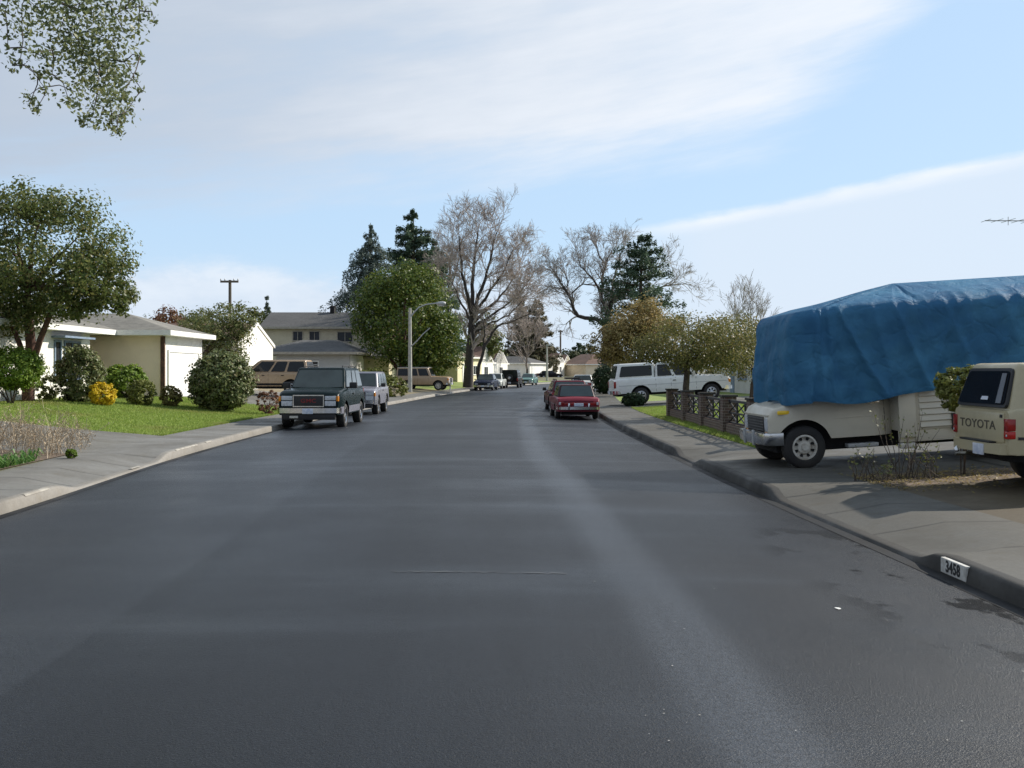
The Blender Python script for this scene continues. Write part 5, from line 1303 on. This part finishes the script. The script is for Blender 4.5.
def red_coupe():
    """small red saloon with black roof seen from behind"""
    h = 2.1; b = Body(-h, h, 1.59, .34, [(-h, .80), (-h+.12, .855), (-h+.8, .9), (h-1.4, .92), (h-.2, .84), (h, .78)], [1.3, -1.2], .30, .37, et=.06, tuck=.045, edge=.05)
    c = Cab(.85, .35, -1.0, -1.42, .88, 1.40, .70, .58)
    r = vehicle('car', 'small red saloon with dark roof and chrome bumper seen from behind', 'car', 2.28, 38.1, 92, b, [c], PM['red'], dict(w=.18, rim=.6, style='steel', inset=.1), z=-.085, seams=(.75, -.45), cabmat=paint('dark_red_roof', (.05,.022,.025), .4))
    c.glaze(r, ((.1, .55), (.6, .92)), glass='glass_pale', m=.06)
    bx(r, 'tail_panel', 'redlens', -h-.012, -h+.05, -.66, .66, .60, .70, .01)
    bx(r, 'tail_light', 'redlens', -h-.02, -h+.06, .52, .70, .58, .74, .02, True)
    bx(r, 'reverse_lamp', 'lamp', -h-.026, -h+.05, .64, .72, .60, .72, .015, True)
    bo = bumper(r, b, False, 'chrome', .42, .53, .09, plate=None)
    for s in (1, -1):
        mb = MB(); mb.box(-h-.13, -h-.02, s*.36-.035, s*.36+.035, .40, .68); mb.build('overrider', M['chrome'], bo, bevel=.03)
    bx(r, 'number_plate', 'plate', -h-.055, -h-.03, -.17, .17, .55, .68, .004)
    bx(r, 'exhaust_box', 'under', -h+.2, -h+.7, -.6, .6, .2, .34, .03)
    bumper(r, b, True, 'chrome', .4, .5, .08); bx(r, 'headlight', 'lamp', h-.04, h+.02, .4, .62, .56, .74, .05, True); mirrors(r, c, b, w=.12, h=.09); r.scale = (.96, .98, .89)
    mb = MB(); b.patch(mb, -1.9, 1.9, .6, .62, .01, 40); mb.build('side_trim', M['chrome'], r)
red_coupe()
def maroon_suv():
    b = Body(-2.2, 2.2, 1.72, .32, [(-2.2, .9), (.7, .93), (1.0, .92), (1.9, .84), (2.2, .76)], [1.35, -1.3], .31, .38)
    c = Cab(.95, .2, -1.7, -2.1, .9, 1.40, .77, .63)
    r = vehicle('car', 'dark maroon wagon with roof rack parked ahead of the red saloon', 'car', 2.37, 44.8, 92, b, [c], PM['maroon'], dict(w=.22, rim=.62), z=-.085, seams=(.8, -.2, -1.0), handles=((.05, .82),))
    c.glaze(r, ((.1, .36), (.4, .62), (.66, .93)), glass='glass_pale'); bumper(r, b, False, 'black', .36, .52, .1); tail_lights(r, b, .62, .84, .6, .8); suv_front(r, b, zt=.72); bumper(r, b, True, 'black', .33, .48, .1); mirrors(r, c, b, w=.16); r.scale = (1, 1, .95)
    mb = MB(); mb.box(-.9, -.2, -.5, .1, 1.46, 1.54)
    for s in (1, -1):
        mb.tube([(.1, s*.56, 1.46), (-1.6, s*.56, 1.46)], .02, 5)
        for x in (.1, -.75, -1.6): mb.tube([(x, s*.56, 1.38), (x, s*.56, 1.47)], .02, 5)
    mb.build('roof_rack', M['black'], r)
    for s in (1, -1): mb = MB(); b.patch(mb, -2.0, 2.0, .36, .48, .01, 40, (s,)); mb.build('lower_trim', M['black'], r)
maroon_suv()
def heading(K, y):
    return math.degrees(math.atan2(1, (K(y+1)-K(y-1))/2))
hd = heading(KR, 84); r_, b_, c_ = sedan('car', 'old white saloon seen from behind, parked beyond the dark hedge', KR(84)-1.0, 84, hd, PM['white'], 4.9, 1.85, 1.42, -.08, boxy=True, glass='glass_pale')
y = 92; sedan('car', 'dark blue saloon facing us at the foot of the bare trunk', KL(y)+1.05, y, heading(KL, y)+180, PM['navy'], 4.5, 1.75, 1.45, -.08, glass='glass_pale')
def black_suv():
    y = 106; b = Body(-2.15, 2.15, 1.8, .42, [(-2.15, 1.12), (.7, 1.12), (.95, 1.1), (1.95, 1.05), (2.15, 1.0)], [1.3, -1.3], .37, .46, et=.04)
    c = Cab(.9, .45, -2.08, -2.14, 1.1, 1.85, .83, .74)
    r = vehicle('suv', 'black boxy off road car with spare wheel on its tail', 'car', KL(y)+1.75, y, heading(KL, y), b, [c], PM['black'], dict(w=.24, rim=.64), z=-.08, seams=(.5, -.4))
    c.glaze(r, ((.07, .36), (.4, .62), (.66, .95))); bumper(r, b, False, 'black', .45, .62, .12); bumper(r, b, True, 'black', .45, .62, .12); tail_lights(r, b, .7, 1.0, .72, .85); suv_front(r, b, zt=.95)
    mb = MB(); mb.lathe([(.001, -.3), (.25, -.3), (.36, -.26), (.38, -.15), (.36, -.02), (.001, -.02)], (-2.15, 0, 1.02), 'x', 20); w_ = mb.build('spare_wheel', M['tyre'], r, smooth=40)
    mb = MB(); mb.lathe([(.001, -.33), (.12, -.32), (.17, -.29)], (-2.15, 0, 1.02), 'x', 14); mb.build('rim', M['alloy'], w_)
black_suv()
y = 124; sedan('car', 'sea green saloon parked beyond the black off road car', KL(y)+.95, y, heading(KL, y)+180, PM['seagreen'], 4.4, 1.72, 1.42, -.08, glass='glass_pale')
y = 100.5; sedan('car', 'pale grey car parked between the dark blue saloon and the black one', KL(y)+.75, y, heading(KL, y)+180, PM['palegrey'], 4.4, 1.75, 1.5, -.08, glass='glass_pale')
sedan('car', 'dark saloon standing on the far driveway left of the lamp pole', X(549, 176), 176, 20, PM['black'], 4.6, 1.75, 1.4, .3)
def white_pickup():
    b = Body(-2.7, 2.65, 1.95, .52, [(-2.7, 1.17), (-2.5, 1.2), (1.1, 1.2), (1.3, 1.19), (2.3, 1.13), (2.65, 1.02)], [1.75, -1.5], .38, .49, et=.06)
    c = Cab(1.22, .5, -.72, -.8, 1.17, 1.86, .86, .72); sh = Cab(-.83, -.83, -2.45, -2.66, 1.17, 1.88, .86, .74)
    r = vehicle('pickup_truck', 'white pickup with canopy shell standing across the driveway behind the fence', 'pickup', 7.35, 47.6, 3, b, [c, sh], PM['white'], dict(w=.25, rim=.6, style='mesh'), pitch=-3.2, z=hgt(7.0, 47.4)+.06, seams=(1.05, -.1, -.8), handles=((.05, 1.02),))
    c.glaze(r, ((.09, .52), (.6, .95)), rear=False); sh.glaze(r, ((.06, .9),), front=False, names=('windshield', 'side_window', 'rear_window'), v0=.16, v1=.82)
    tail_lights(r, b, .78, 1.08, .78, .93); bumper(r, b, False, 'chrome', .5, .66, .12); suv_front(r, b, zt=.95); bumper(r, b, True, 'chrome', .48, .64, .12); mirrors(r, c, b, mat='steelwhite', w=.24, h=.25)
    mb = MB(); b.patch(mb, -2.5, 2.5, .86, .885, .008, 40); mb.build('side_crease', M['galv'], r)
white_pickup()
def cream_pickup():
    b = Body(-2.3, 2.25, 1.66, .48, [(-2.3, 1.06), (1.0, 1.06), (1.2, 1.05), (2.0, .98), (2.25, .88)], [1.5, -1.25], .34, .43, et=.03, er=.3, tuck=.03, edge=.045, crown=.01)
    sh = Cab(-.55, -.55, -2.12, -2.29, 1.05, 1.62, .80, .68); c = Cab(.95, .3, -.42, -.52, 1.05, 1.6, .76, .64)
    r = vehicle('pickup_truck', 'cream pickup with canopy shell at the right edge, big letters on its tailgate', 'pickup', 8.45, 13.4, -1, b, [c, sh], PM['cream'], dict(w=.2, rim=.62, style='steel'), seams=(.85, -.2, -.48), z=hgt(6.2, 13.4)+.01)
    c.glaze(r, ((.1, .55), (.6, .93)), rear=False)
    for u0, u1 in ((.1, .88),):
        for pl, d in sh.side(u0, u1, .2, .8): mb = MB(); mb.prism(pl, d); mb.build('side_window', M['glass'], r)
    pl, d = sh.end(False, .075, .0, .87); mb = MB(); mb.prism([p-d*.4 for p in pl], d*1.2); rw = mb.build('rear_window', M['black'], r)
    pl, d = sh.end(False, .115, .06, .80); mb = MB(); mb.prism([p-d*.75 for p in pl], d*.5); mb.build('pane', M['glass_smoked'], rw)
    # pale strip painting a reflection on the pane edge, and an unreadable sticker
    A = lambda v, y: Vector((sh.X(1, v), y, sh.Z(v)))+Vector((-.047, 0, .004))
    mb = MB(); mb.prism([A(.10, -.46), A(.10, -.60), A(.76, -.54), A(.76, -.42)], (.006, 0, 0)); mb.build('reflection_strip', plain('reflection_tone', (.16,.17,.19), .3), rw)
    mb = MB(); mb.prism([A(.16, -.02), A(.16, -.22), A(.24, -.21), A(.24, -.03)], (.004, 0, 0)); mb.build('sticker', M['plate'], rw)
    # tailgate
    mb = MB(); mb.box(-2.318, -2.28, -.69, .69, .62, .99); tg = mb.build('tailgate', PM['cream'], r, bevel=.015)
    fnt('TOYOTA', .155, .002, plain('tailgate_letter', (.09,.075,.05), .6), 'lettering', tg, (-2.3205, .06, .82), (R(90), 0, R(-90)), .002, 1.58)
    mb = MB(); mb.box(-2.33, -2.29, -.66, -.60, .93, .97); mb.build('handle', M['black'], tg, bevel=.006)
    for s in (1, -1):
        mb = MB(); mb.box(-2.325, -2.22, min(s*.70, s*.815), max(s*.70, s*.815), .77, .92); t = mb.build('tail_light', M['redlens'], r, bevel=.012)
        mb = MB(); mb.box(-2.325, -2.22, min(s*.70, s*.815), max(s*.70, s*.815), .67, .768); mb.build('lens', plain('red_lens_glint', (.45,.015,.012), .12) if s < 0 else M['redlens'], t, bevel=.012)  # right-hand lens brighter: its bright reflection is put into the colour
        mb = MB(); mb.box(-2.332, -2.3, min(s*.77, s*.80), max(s*.77, s*.80), .70, .73); mb.build('reflector', M['lamp'], t, bevel=.008)
    bo = bumper(r, b, False, 'steelwhite', .47, .6, .1, plate=None); bo.data.materials[0] = PM['cream']
    bx(r, 'number_plate', 'plate', -2.415, -2.395, -.32, -.02, .44, .58, .004); bx(r, 'step_pad', 'black', -2.39, -2.2, -.45, .45, .6, .625, .008)
    mb = MB(); mb.tube([(-2.3, .2, .42), (-2.55, .2, .42)], .03, 6); mb.lathe([(.001, 0), (.03, .01), (.035, .05), (.001, .085)], (-2.53, .2, .44), n=10); mb.build('tow_hitch', M['chrome'], r, smooth=50)
    bumper(r, b, True, 'chrome', .45, .58, .1); suv_front(r, b, zt=.85); mirrors(r, c, b)
    mb = MB(); b.patch(mb, -2.2, 2.1, .66, .70, .012, 40); mb.build('side_trim', M['black'], r)
cream_pickup()

def motorhome():
    o = Vector((4.77, 17.62, hgt(5.2, 17.0)-.02)); rz, pt = 181.5, 3.6
    r = thing('motorhome', 'cream motorhome with its upper half under a blue tarp, parked on the driveway', 'motorhome', o); r.rotation_euler = (0, R(pt), R(rz))
    b = Body(-1.5, .53, 1.9, .47, [(-1.5, 1.2), (-.3, 1.2), (-.12, 1.16), (.28, 1.05), (.45, .99), (.53, .90)], [0.0], .35, .45, er=.4, et=.17, tuck=.045, edge=.06)
    b.mesh('body', PM['rv'], r)
    c = Cab(-.08, -.6, -1.4, -1.45, 1.17, 1.95, .88, .8); c.mesh('cabin', PM['rv'], r); c.glaze(r, ((.15, .8),), rear=False)
    bx(r, 'underbody', 'under', -6.0, .4, -.68, .68, .26, .7, .02); bx(r, 'underbody', 'under', -1.3, .45, -.66, .66, .6, .95, .02)
    add_wheels(r, [0.0, -3.75], .84, .35, w=.24, rim=.58, style='steel')
    x = .53
    bx(r, 'grille', 'black', x-.03, x+.012, -.52, .52, .60, .86, .012)
    mb = MB()
    for k in range(5): mb.box(x-.02, x+.02, -.51, .51, .63+k*.048, .645+k*.048)
    mb.build('grille_bars', plain('grille_grey', (.1,.1,.1), .5), r)
    mb = MB(); mb.box(x-.10, x+.012, -.74, .74, .875, .90); mb.build('hood_lip', PM['rv'], r, bevel=.012)
    bx(r, 'headlight', 'lamp', x-.1, x+.015, .54, .73, .62, .85, .03, True)
    bx(r, 'turn_signal', 'amber', x-.1, x+.012, .54, .71, .55, .61, .012, True)
    for s in (1, -1):
        ym = b.hw(.3, .93); mb = MB(); mb.box(.2, .41, min(s*(ym-.03), s*(ym+.022)), max(s*(ym-.03), s*(ym+.022)), .90, .965); mb.build('side_marker', M['amber_bright'], r, bevel=.02)
    # bumper: dull chrome bar wrapping the corners
    mb = MB(); prof = [(-.95, .34), (-.94, .44), (-.88, .55), (-.76, .63), (-.4, .66), (.4, .66), (.76, .63), (.88, .55), (.94, .44), (.95, .34)]
    rows_ = [(.40, -.03), (.42, 0), (.55, .01), (.60, 0), (.61, -.06)]; n = len(prof)
    mb.add([(px+d*(1 if abs(py) < .9 else .3), py*(1+d*.3), z) for z, d in rows_ for py, px in prof], [(i*n+k, i*n+k+1, (i+1)*n+k+1, (i+1)*n+k) for i in range(len(rows_)-1) for k in range(n-1)])
    bo = mb.build('bumper', M['chrome'], r, smooth=50); bx(bo, 'bumper_guard', 'galv', .64, .685, .25, .32, .38, .64, .015, True); bx(r, 'bumper_bracket', 'under', .2, .6, -.8, .8, .42, .58, .02)
    mb = MB()
    for a in (-.28, -1.36): b.patch(mb, a-.006, a+.006, .52, 1.12, .003, 1)
    mb.build('door_seam', M['under'], r); mb = MB(); b.patch(mb, -1.45, -.52, .78, .80, .006, 10); mb.build('side_crease', PM['rv'], r)
    for s in (1, -1): yy = b.hw(-1.2, 1.0); bx(r, 'door_handle', 'chrome', -1.26, -1.12, *sorted((s*yy, s*(yy+.03))), 1.0, 1.03, .008)
    # coach body: ribbed lower siding with a skirt, service louvre, steps
    mb = MB(); mb.box(-6.3, -1.5, -1.1, 1.1, .52, 2.5); mb.box(-1.5, -.15, -1.05, 1.05, 1.78, 2.42); mb.build('coach_body', PM['rv'], r, bevel=.04)
    mb = MB()
    for k in range(6):
        z = .56+k*.1
        for s in (1, -1): mb.prism([(-1.85, s*1.101, z), (-1.85, s*1.101, z+.095), (-1.85, s*1.122, z+.012)], (-4.4, 0, 0))
    mb.build('siding', PM['rv'], r)
    bx(r, 'corner_post', PM['rv'], -1.78, -1.50, 1.08, 1.135, .42, 1.2, .012, True)
    bx(r, 'skirt', PM['rv'], -3.1, -1.5, 1.04, 1.08, .34, .53, .01, True)
    mb = MB(); mb.box(-2.86, -2.36, 1.10, 1.145, .50, .76); lv = mb.build('service_vent', M['black'], r, bevel=.01)
    mb = MB()
    for k in range(3): mb.box(-2.83+k*.155, -2.70+k*.155, 1.14, 1.152, .54, .71)
    mb.build('vent_panel', M['steelwhite'], lv)
    bx(r, 'wheel_chock', 'steelwhite', -1.75, -1.5, 1.0, 1.14, .24, .33, .02); bx(r, 'step', 'galv', -1.2, -.7, .8, .98, .3, .36, .01)
    # reposition note: the chock hangs from the skirt bracket
    # ---- the tarp, a thing of its own, lying on the roof
    tp = thing('tarp', 'big blue tarp draped in folds over the motorhome roof and sides', 'tarp', o); tp.rotation_euler = r.rotation_euler
    rg = np.random.default_rng(200)
    x0, x1, hw, cr = -6.5, .24, 1.17, .28
    per = []
    def line(a, b_, n):
        for i in range(n): per.append((lerp(a[0], b_[0], i/n), lerp(a[1], b_[1], i/n)))
    def arc(cx, cy, a0, a1, n):
        for i in range(n): t = lerp(a0, a1, i/n); per.append((cx+cr*math.cos(t), cy+cr*math.sin(t)))
    line((x0+cr, hw), (x1-cr, hw), 190); arc(x1-cr, hw-cr, math.pi/2, 0, 24); line((x1, hw-cr), (x1, -hw+cr), 50); arc(x1-cr, -hw+cr, 0, -math.pi/2, 24)
    line((x1-cr, -hw), (x0+cr, -hw), 110); arc(x0+cr, -hw+cr, -math.pi/2, -math.pi, 12); line((x0, -hw+cr), (x0, hw-cr), 24); arc(x0+cr, hw-cr, math.pi, math.pi/2, 12)
    per = np.array(per); n = len(per); sl = np.concatenate([[0], np.cumsum(np.linalg.norm(np.diff(per, axis=0), axis=1))])
    tan_ = np.roll(per, -1, 0)-np.roll(per, 1, 0); nrm = np.stack([-tan_[:, 1], tan_[:, 0]], 1); nrm /= np.linalg.norm(nrm, axis=1, keepdims=True)
    if (nrm*(per-[-3, 0])).sum() < 0: nrm = -nrm
    xs, ys = per[:, 0], per[:, 1]
    hem = 1.10+.02*np.sin(sl*2.1)+.014*np.sin(sl*5.3+1)+.10*np.clip((xs+1.2)/-1.2, 0, 1)-.05*np.exp(-((xs+.75)/.55)**2)*(ys > 0)
    hem = np.where((xs > x1-cr*1.02), 1.10+.05*np.sin(ys*5), hem)
    hem = hem+.0
    eave = np.where(xs > -.6, 2.60-.10*np.clip((xs+.6)/1.1, 0, 1)**2, 2.62)
    # folds: (position along the side, lean, amplitude, width)
    folds = [(-.05, -.25, .085, .10), (.22, .10, .07, .07), (-.62, .45, .06, .11), (-1.15, -.3, .035, .08), (-1.75, .5, .05, .12), (-2.3, -.5, .05, .1), (-2.75, .25, .06, .09), (-3.3, -.3, .05, .12), (-4.0, .3, .05, .1), (-4.8, -.2, .05, .1), (-5.6, .3, .05, .12), (-2.05, .1, .03, .05), (-.35, -.1, .03, .05), (-.55, -.75, .06, .05), (-.18, .16, .085, .045), (-2.55, .55, .06, .05), (-1.5, -.5, .05, .05), (-3.6, .6, .06, .06)]
    ffold = [(-.75, .2, .06, .1), (-.3, -.25, .05, .12), (.15, .2, .06, .1), (.6, -.2, .05, .09)]
    rowsV = []; T = list(np.linspace(0, 1, 34))
    for t in T:                                       # the hanging sides, hem to eave
        z = hem+(eave-hem)*t; d = np.zeros(n)
        for a, ln, am, w in folds:
            cen = a+ln*(1-t); k = np.exp(-(np.abs(xs-cen)/(w*(1.3-.5*t)))**1.25); d += 1.5*am*k*(1-t*.6)
        for a, ln, am, w in ffold:
            cen = a+ln*(1-t); d += np.where(xs > x1-cr, 1.0*am*np.exp(-((ys-cen)/(w*(1.15-.5*t)))**2)*(1-t*.7), 0)
        d += .014*np.sin(sl*9+t*5+np.sin(sl*2.3)*2)*(1-t*.6)+.010*np.sin(sl*17-t*11)*(1-t*.5)+.008*np.sin(t*23+sl*3.1)
        d += -.09*np.clip((.5-t)*1.3, 0, 1)*np.where(xs < -.5, .5, 1.0)*0
        sag = -.05*np.sin(math.pi*np.clip(t*1.3, 0, 1))*np.where(xs < -1.5, 0.0, 1)
        if t > .9: d -= .07*((t-.9)/.1)**2
        p = per+nrm*(d+sag*.3)[:, None]
        bulge = np.where(xs > x1-cr, .10*np.sin(math.pi*min(1, t*1.0))*(1-t), 0)
        p = p+nrm*bulge[:, None]
        p[:, 0] -= .15*t*np.clip((xs+.6)/.5, 0, 1)
        rowsV.append(np.concatenate([p, z[:, None]], 1))
    # roof: from the eave up to a ridge line held by the roof boxes
    rx0, rx1 = -5.2, -1.95
    tgt = np.stack([np.clip(xs, rx0, rx1), ys*.06], 1); zr = 2.98
    for t in np.linspace(0, 1, 16)[1:]:
        p = rowsV[33][:, :2]*(1-t)+tgt*t; sgz = np.where(xs > rx1, t**1.15, t**.92)
        z = eave+(zr-eave)*sgz+.012*np.sin(sl*4+t*3)*(1-t)*t*4+.014*np.sin(sl*1.7+t*9)*(1-t)*t*3
        if t < .2: z += .035*(t/.2)
        else: z += .035*(1-(t-.2)/.8)
        rowsV.append(np.concatenate([p, z[:, None]], 1))
    mb = MB(); K_ = len(rowsV); mb.v = [tuple(q) for rw in rowsV for q in rw]
    for i in range(K_-1):
        for k in range(n): mb.f.append([i*n+k, i*n+(k+1) % n, (i+1)*n+(k+1) % n, (i+1)*n+k]); mb.m.append(0)
    mb.f.append([(K_-1)*n+k for k in range(n)]); mb.m.append(0)
    m, nt, bs = nodes('blue_tarp'); v = coord(nt)
    f = noise(nt, v, 1.3, 5, .6); w1 = noise(nt, v, 30, 3, .7)
    nt.links.new(mixc(nt, ramp(nt, f, .3, .7), (.068,.22,.365), (.04,.145,.28)), bs.inputs['Base Color']); bs.inputs['Roughness'].default_value = .6; bs.inputs['Specular IOR Level'].default_value = .12
    crk = nt.nodes.new('ShaderNodeTexNoise'); crk.inputs['Scale'].default_value = 5; crk.inputs['Detail'].default_value = 7; crk.inputs['Roughness'].default_value = .68; crk.inputs['Distortion'].default_value = 1.2; nt.links.new(v, crk.inputs['Vector'])
    vo = nt.nodes.new('ShaderNodeTexVoronoi'); vo.feature = 'DISTANCE_TO_EDGE'; vo.inputs['Scale'].default_value = 2.6; dm = nt.nodes.new('ShaderNodeVectorMath'); dm.operation = 'ADD'; nt.links.new(v, dm.inputs[0]); dn = nt.nodes.new('ShaderNodeTexNoise'); dn.inputs['Scale'].default_value = 1.4; nt.links.new(v, dn.inputs['Vector']); nt.links.new(dn.outputs['Color'], dm.inputs[1]); nt.links.new(dm.outputs[0], vo.inputs['Vector'])
    bump(nt, bs, math_(nt, 'ADD', math_(nt, 'ADD', crk.outputs[0], math_(nt, 'MULTIPLY', w1, .06)), math_(nt, 'MULTIPLY', math_(nt, 'MINIMUM', vo.outputs[0], .12), 2.5)), .5, .05)
    tr = nt.nodes.new('ShaderNodeBsdfTranslucent'); tr.inputs[0].default_value = (.05,.18,.38,1); mx = nt.nodes.new('ShaderNodeMixShader'); mx.inputs[0].default_value = .25
    nt.links.new(bs.outputs[0], mx.inputs[1]); nt.links.new(tr.outputs[0], mx.inputs[2]); nt.links.new(mx.outputs[0], nt.nodes['Material Output'].inputs[0])
    sheet = mb.build('sheet', m, tp, smooth=70)
    # hem band with eyelets
    hb = MB(); he = rowsV[0]
    hb.v = []; 
    for k in range(n):
        nx, ny = nrm[k]; x_, y_, z_ = he[k]
        hb.v += [(x_+nx*.007, y_+ny*.007, z_-.004), (x_+nx*.010+0, y_+ny*.010, z_+.035)]
    for k in range(n): j = (k+1) % n; hb.f.append([2*k, 2*j, 2*j+1, 2*k+1]); hb.m.append(0)
    hb.build('hem', m, sheet, smooth=70)
motorhome()
# ------------------------------------------------------------------ light, sky, camera
SUN_AZ, SUN_EL = R(29), R(34)          # azimuth from +X towards +Y
def lighting():
    d = Vector((math.cos(SUN_AZ)*math.cos(SUN_EL), math.sin(SUN_AZ)*math.cos(SUN_EL), math.sin(SUN_EL)))
    l = bpy.data.lights.new('sun', 'SUN'); l.energy = 4.1; l.angle = R(.8); l.color = (1, .93, .82)
    o = bpy.data.objects.new('sun', l); COL.objects.link(o); o.rotation_euler = d.to_track_quat('Z', 'Y').to_euler(); o.location = (40, 20, 40)
    w = bpy.data.worlds.new('World'); SC.world = w; w.use_nodes = True; nt = w.node_tree; bg = nt.nodes['Background']
    sky = nt.nodes.new('ShaderNodeTexSky'); sky.sky_type = 'NISHITA'; sky.sun_disc = False; sky.sun_elevation = SUN_EL; sky.sun_rotation = math.atan2(d.x, d.y)
    sky.air_density = 1.0; sky.dust_density = .4; sky.ozone_density = 1.5
    g = nt.nodes.new('ShaderNodeTexCoord').outputs['Generated']
    sp = nt.nodes.new('ShaderNodeSeparateXYZ'); nt.links.new(g, sp.inputs[0]); x, y, z = sp.outputs
    az = math_(nt, 'ARCTAN2', x, y); el = math_(nt, 'ARCSINE', z)
    def cv(a, b, rot=0.0):          # cloud coordinates, stretched along a slanting wind direction
        u = math_(nt, 'ADD', math_(nt, 'MULTIPLY', az, a), math_(nt, 'MULTIPLY', el, a*rot)); w_ = math_(nt, 'ADD', math_(nt, 'MULTIPLY', el, b), math_(nt, 'MULTIPLY', az, -b*rot))
        c_ = nt.nodes.new('ShaderNodeCombineXYZ'); nt.links.new(u, c_.inputs[0]); nt.links.new(w_, c_.inputs[1]); return c_.outputs[0]
    add = lambda *a: a[0] if len(a) == 1 else math_(nt, 'ADD', a[0], add(*a[1:]))
    mul = lambda a, b: math_(nt, 'MULTIPLY', a, b); sb = lambda a, b: math_(nt, 'SUBTRACT', a, b)
    soft = sb(noise(nt, cv(2.5, 7, .12), 1.0, 5, .55), .5); wisp = sb(noise(nt, cv(4, 26, .16), 1.0, 6, .62), .5); puff = sb(noise(nt, cv(9, 20), 1.0, 6, .6), .5)
    veil = mixc(nt, .8, sky.outputs[0], (4.1, 5.6, 7.35))
    # high sheet over the top; its lower edge climbs from left to right and dissolves upward at far right
    e1 = add(mul(az, .11), .188, mul(math_(nt, 'POWER', math_(nt, 'MAXIMUM', sb(az, .2), 0.0), 2.0), 2.6))
    m1 = ramp(nt, add(sb(el, e1), mul(soft, .09), mul(wisp, .10)), -.03, .06, 0, 1)
    m1 = mul(m1, ramp(nt, add(soft, mul(wisp, .8)), -.5, .12, .55, 1))
    shade = ramp(nt, add(mul(az, 1.0), mul(soft, .5), mul(wisp, .35), mul(sb(el, .25), -.5)), -.5, .32)
    c1 = mixc(nt, shade, (3.7, 4.3, 5.15), (6.4, 6.8, 7.35))
    col = mixc(nt, m1, veil, c1)
    # low bank on the right with a bright upper rim
    d2 = add(sb(add(.121, mul(az, .15)), el), mul(wisp, .018), mul(puff, .012)); on = ramp(nt, az, .06, .2)
    m2 = mul(ramp(nt, d2, -.003, .006, 0, .85), on)
    c2 = mixc(nt, mul(ramp(nt, d2, .018, .003), ramp(nt, puff, -.2, .15, .4, 1)), (5.4, 6.15, 7.05), (7.05, 7.25, 7.55))
    col = mixc(nt, m2, col, c2)
    # low cumulus on the left and pale air above the roofs
    d3 = add(sb(.105, el), mul(puff, .11), mul(soft, .06)); m3 = mul(ramp(nt, d3, .0, .035, 0, .75), ramp(nt, az, .12, -.02))
    col = mixc(nt, m3, col, mixc(nt, ramp(nt, puff, -.15, .2), (4.9, 5.5, 6.4), (6.4, 6.75, 7.2)))
    col = mixc(nt, ramp(nt, el, .13, -.01, 0, .7), col, (5.3, 6.0, 6.95))
    col = mixc(nt, ramp(nt, y, -.1, -.5, 0, .45), col, (2.6, 3.0, 3.7))      # greyer cloud over the half of the sky behind
    nt.links.new(col, bg.inputs[0]); bg.inputs[1].default_value = .087
    c = bpy.data.cameras.new('camera'); c.sensor_width = 36; c.lens = 36; c.shift_y = -(384-HZ)/1024; c.clip_end = 6000; c.clip_start = .1
    co = bpy.data.objects.new('camera', c); COL.objects.link(co); co.location = (0, 0, CAMZ); co.rotation_euler = (R(90), 0, 0); SC.camera = co
    SC.view_settings.view_transform = 'Standard'; SC.view_settings.look = 'None'; SC.view_settings.exposure = .66; SC.view_settings.gamma = 1
    SC.cycles.max_bounces = 5; SC.cycles.diffuse_bounces = 3; SC.cycles.glossy_bounces = 3; SC.cycles.transmission_bounces = 3; SC.cycles.sample_clamp_indirect = 6
    SC.cycles.use_denoising = True; SC.cycles.denoising_prefilter = 'FAST'; SC.cycles.denoising_input_passes = 'RGB_ALBEDO_NORMAL'
lighting()
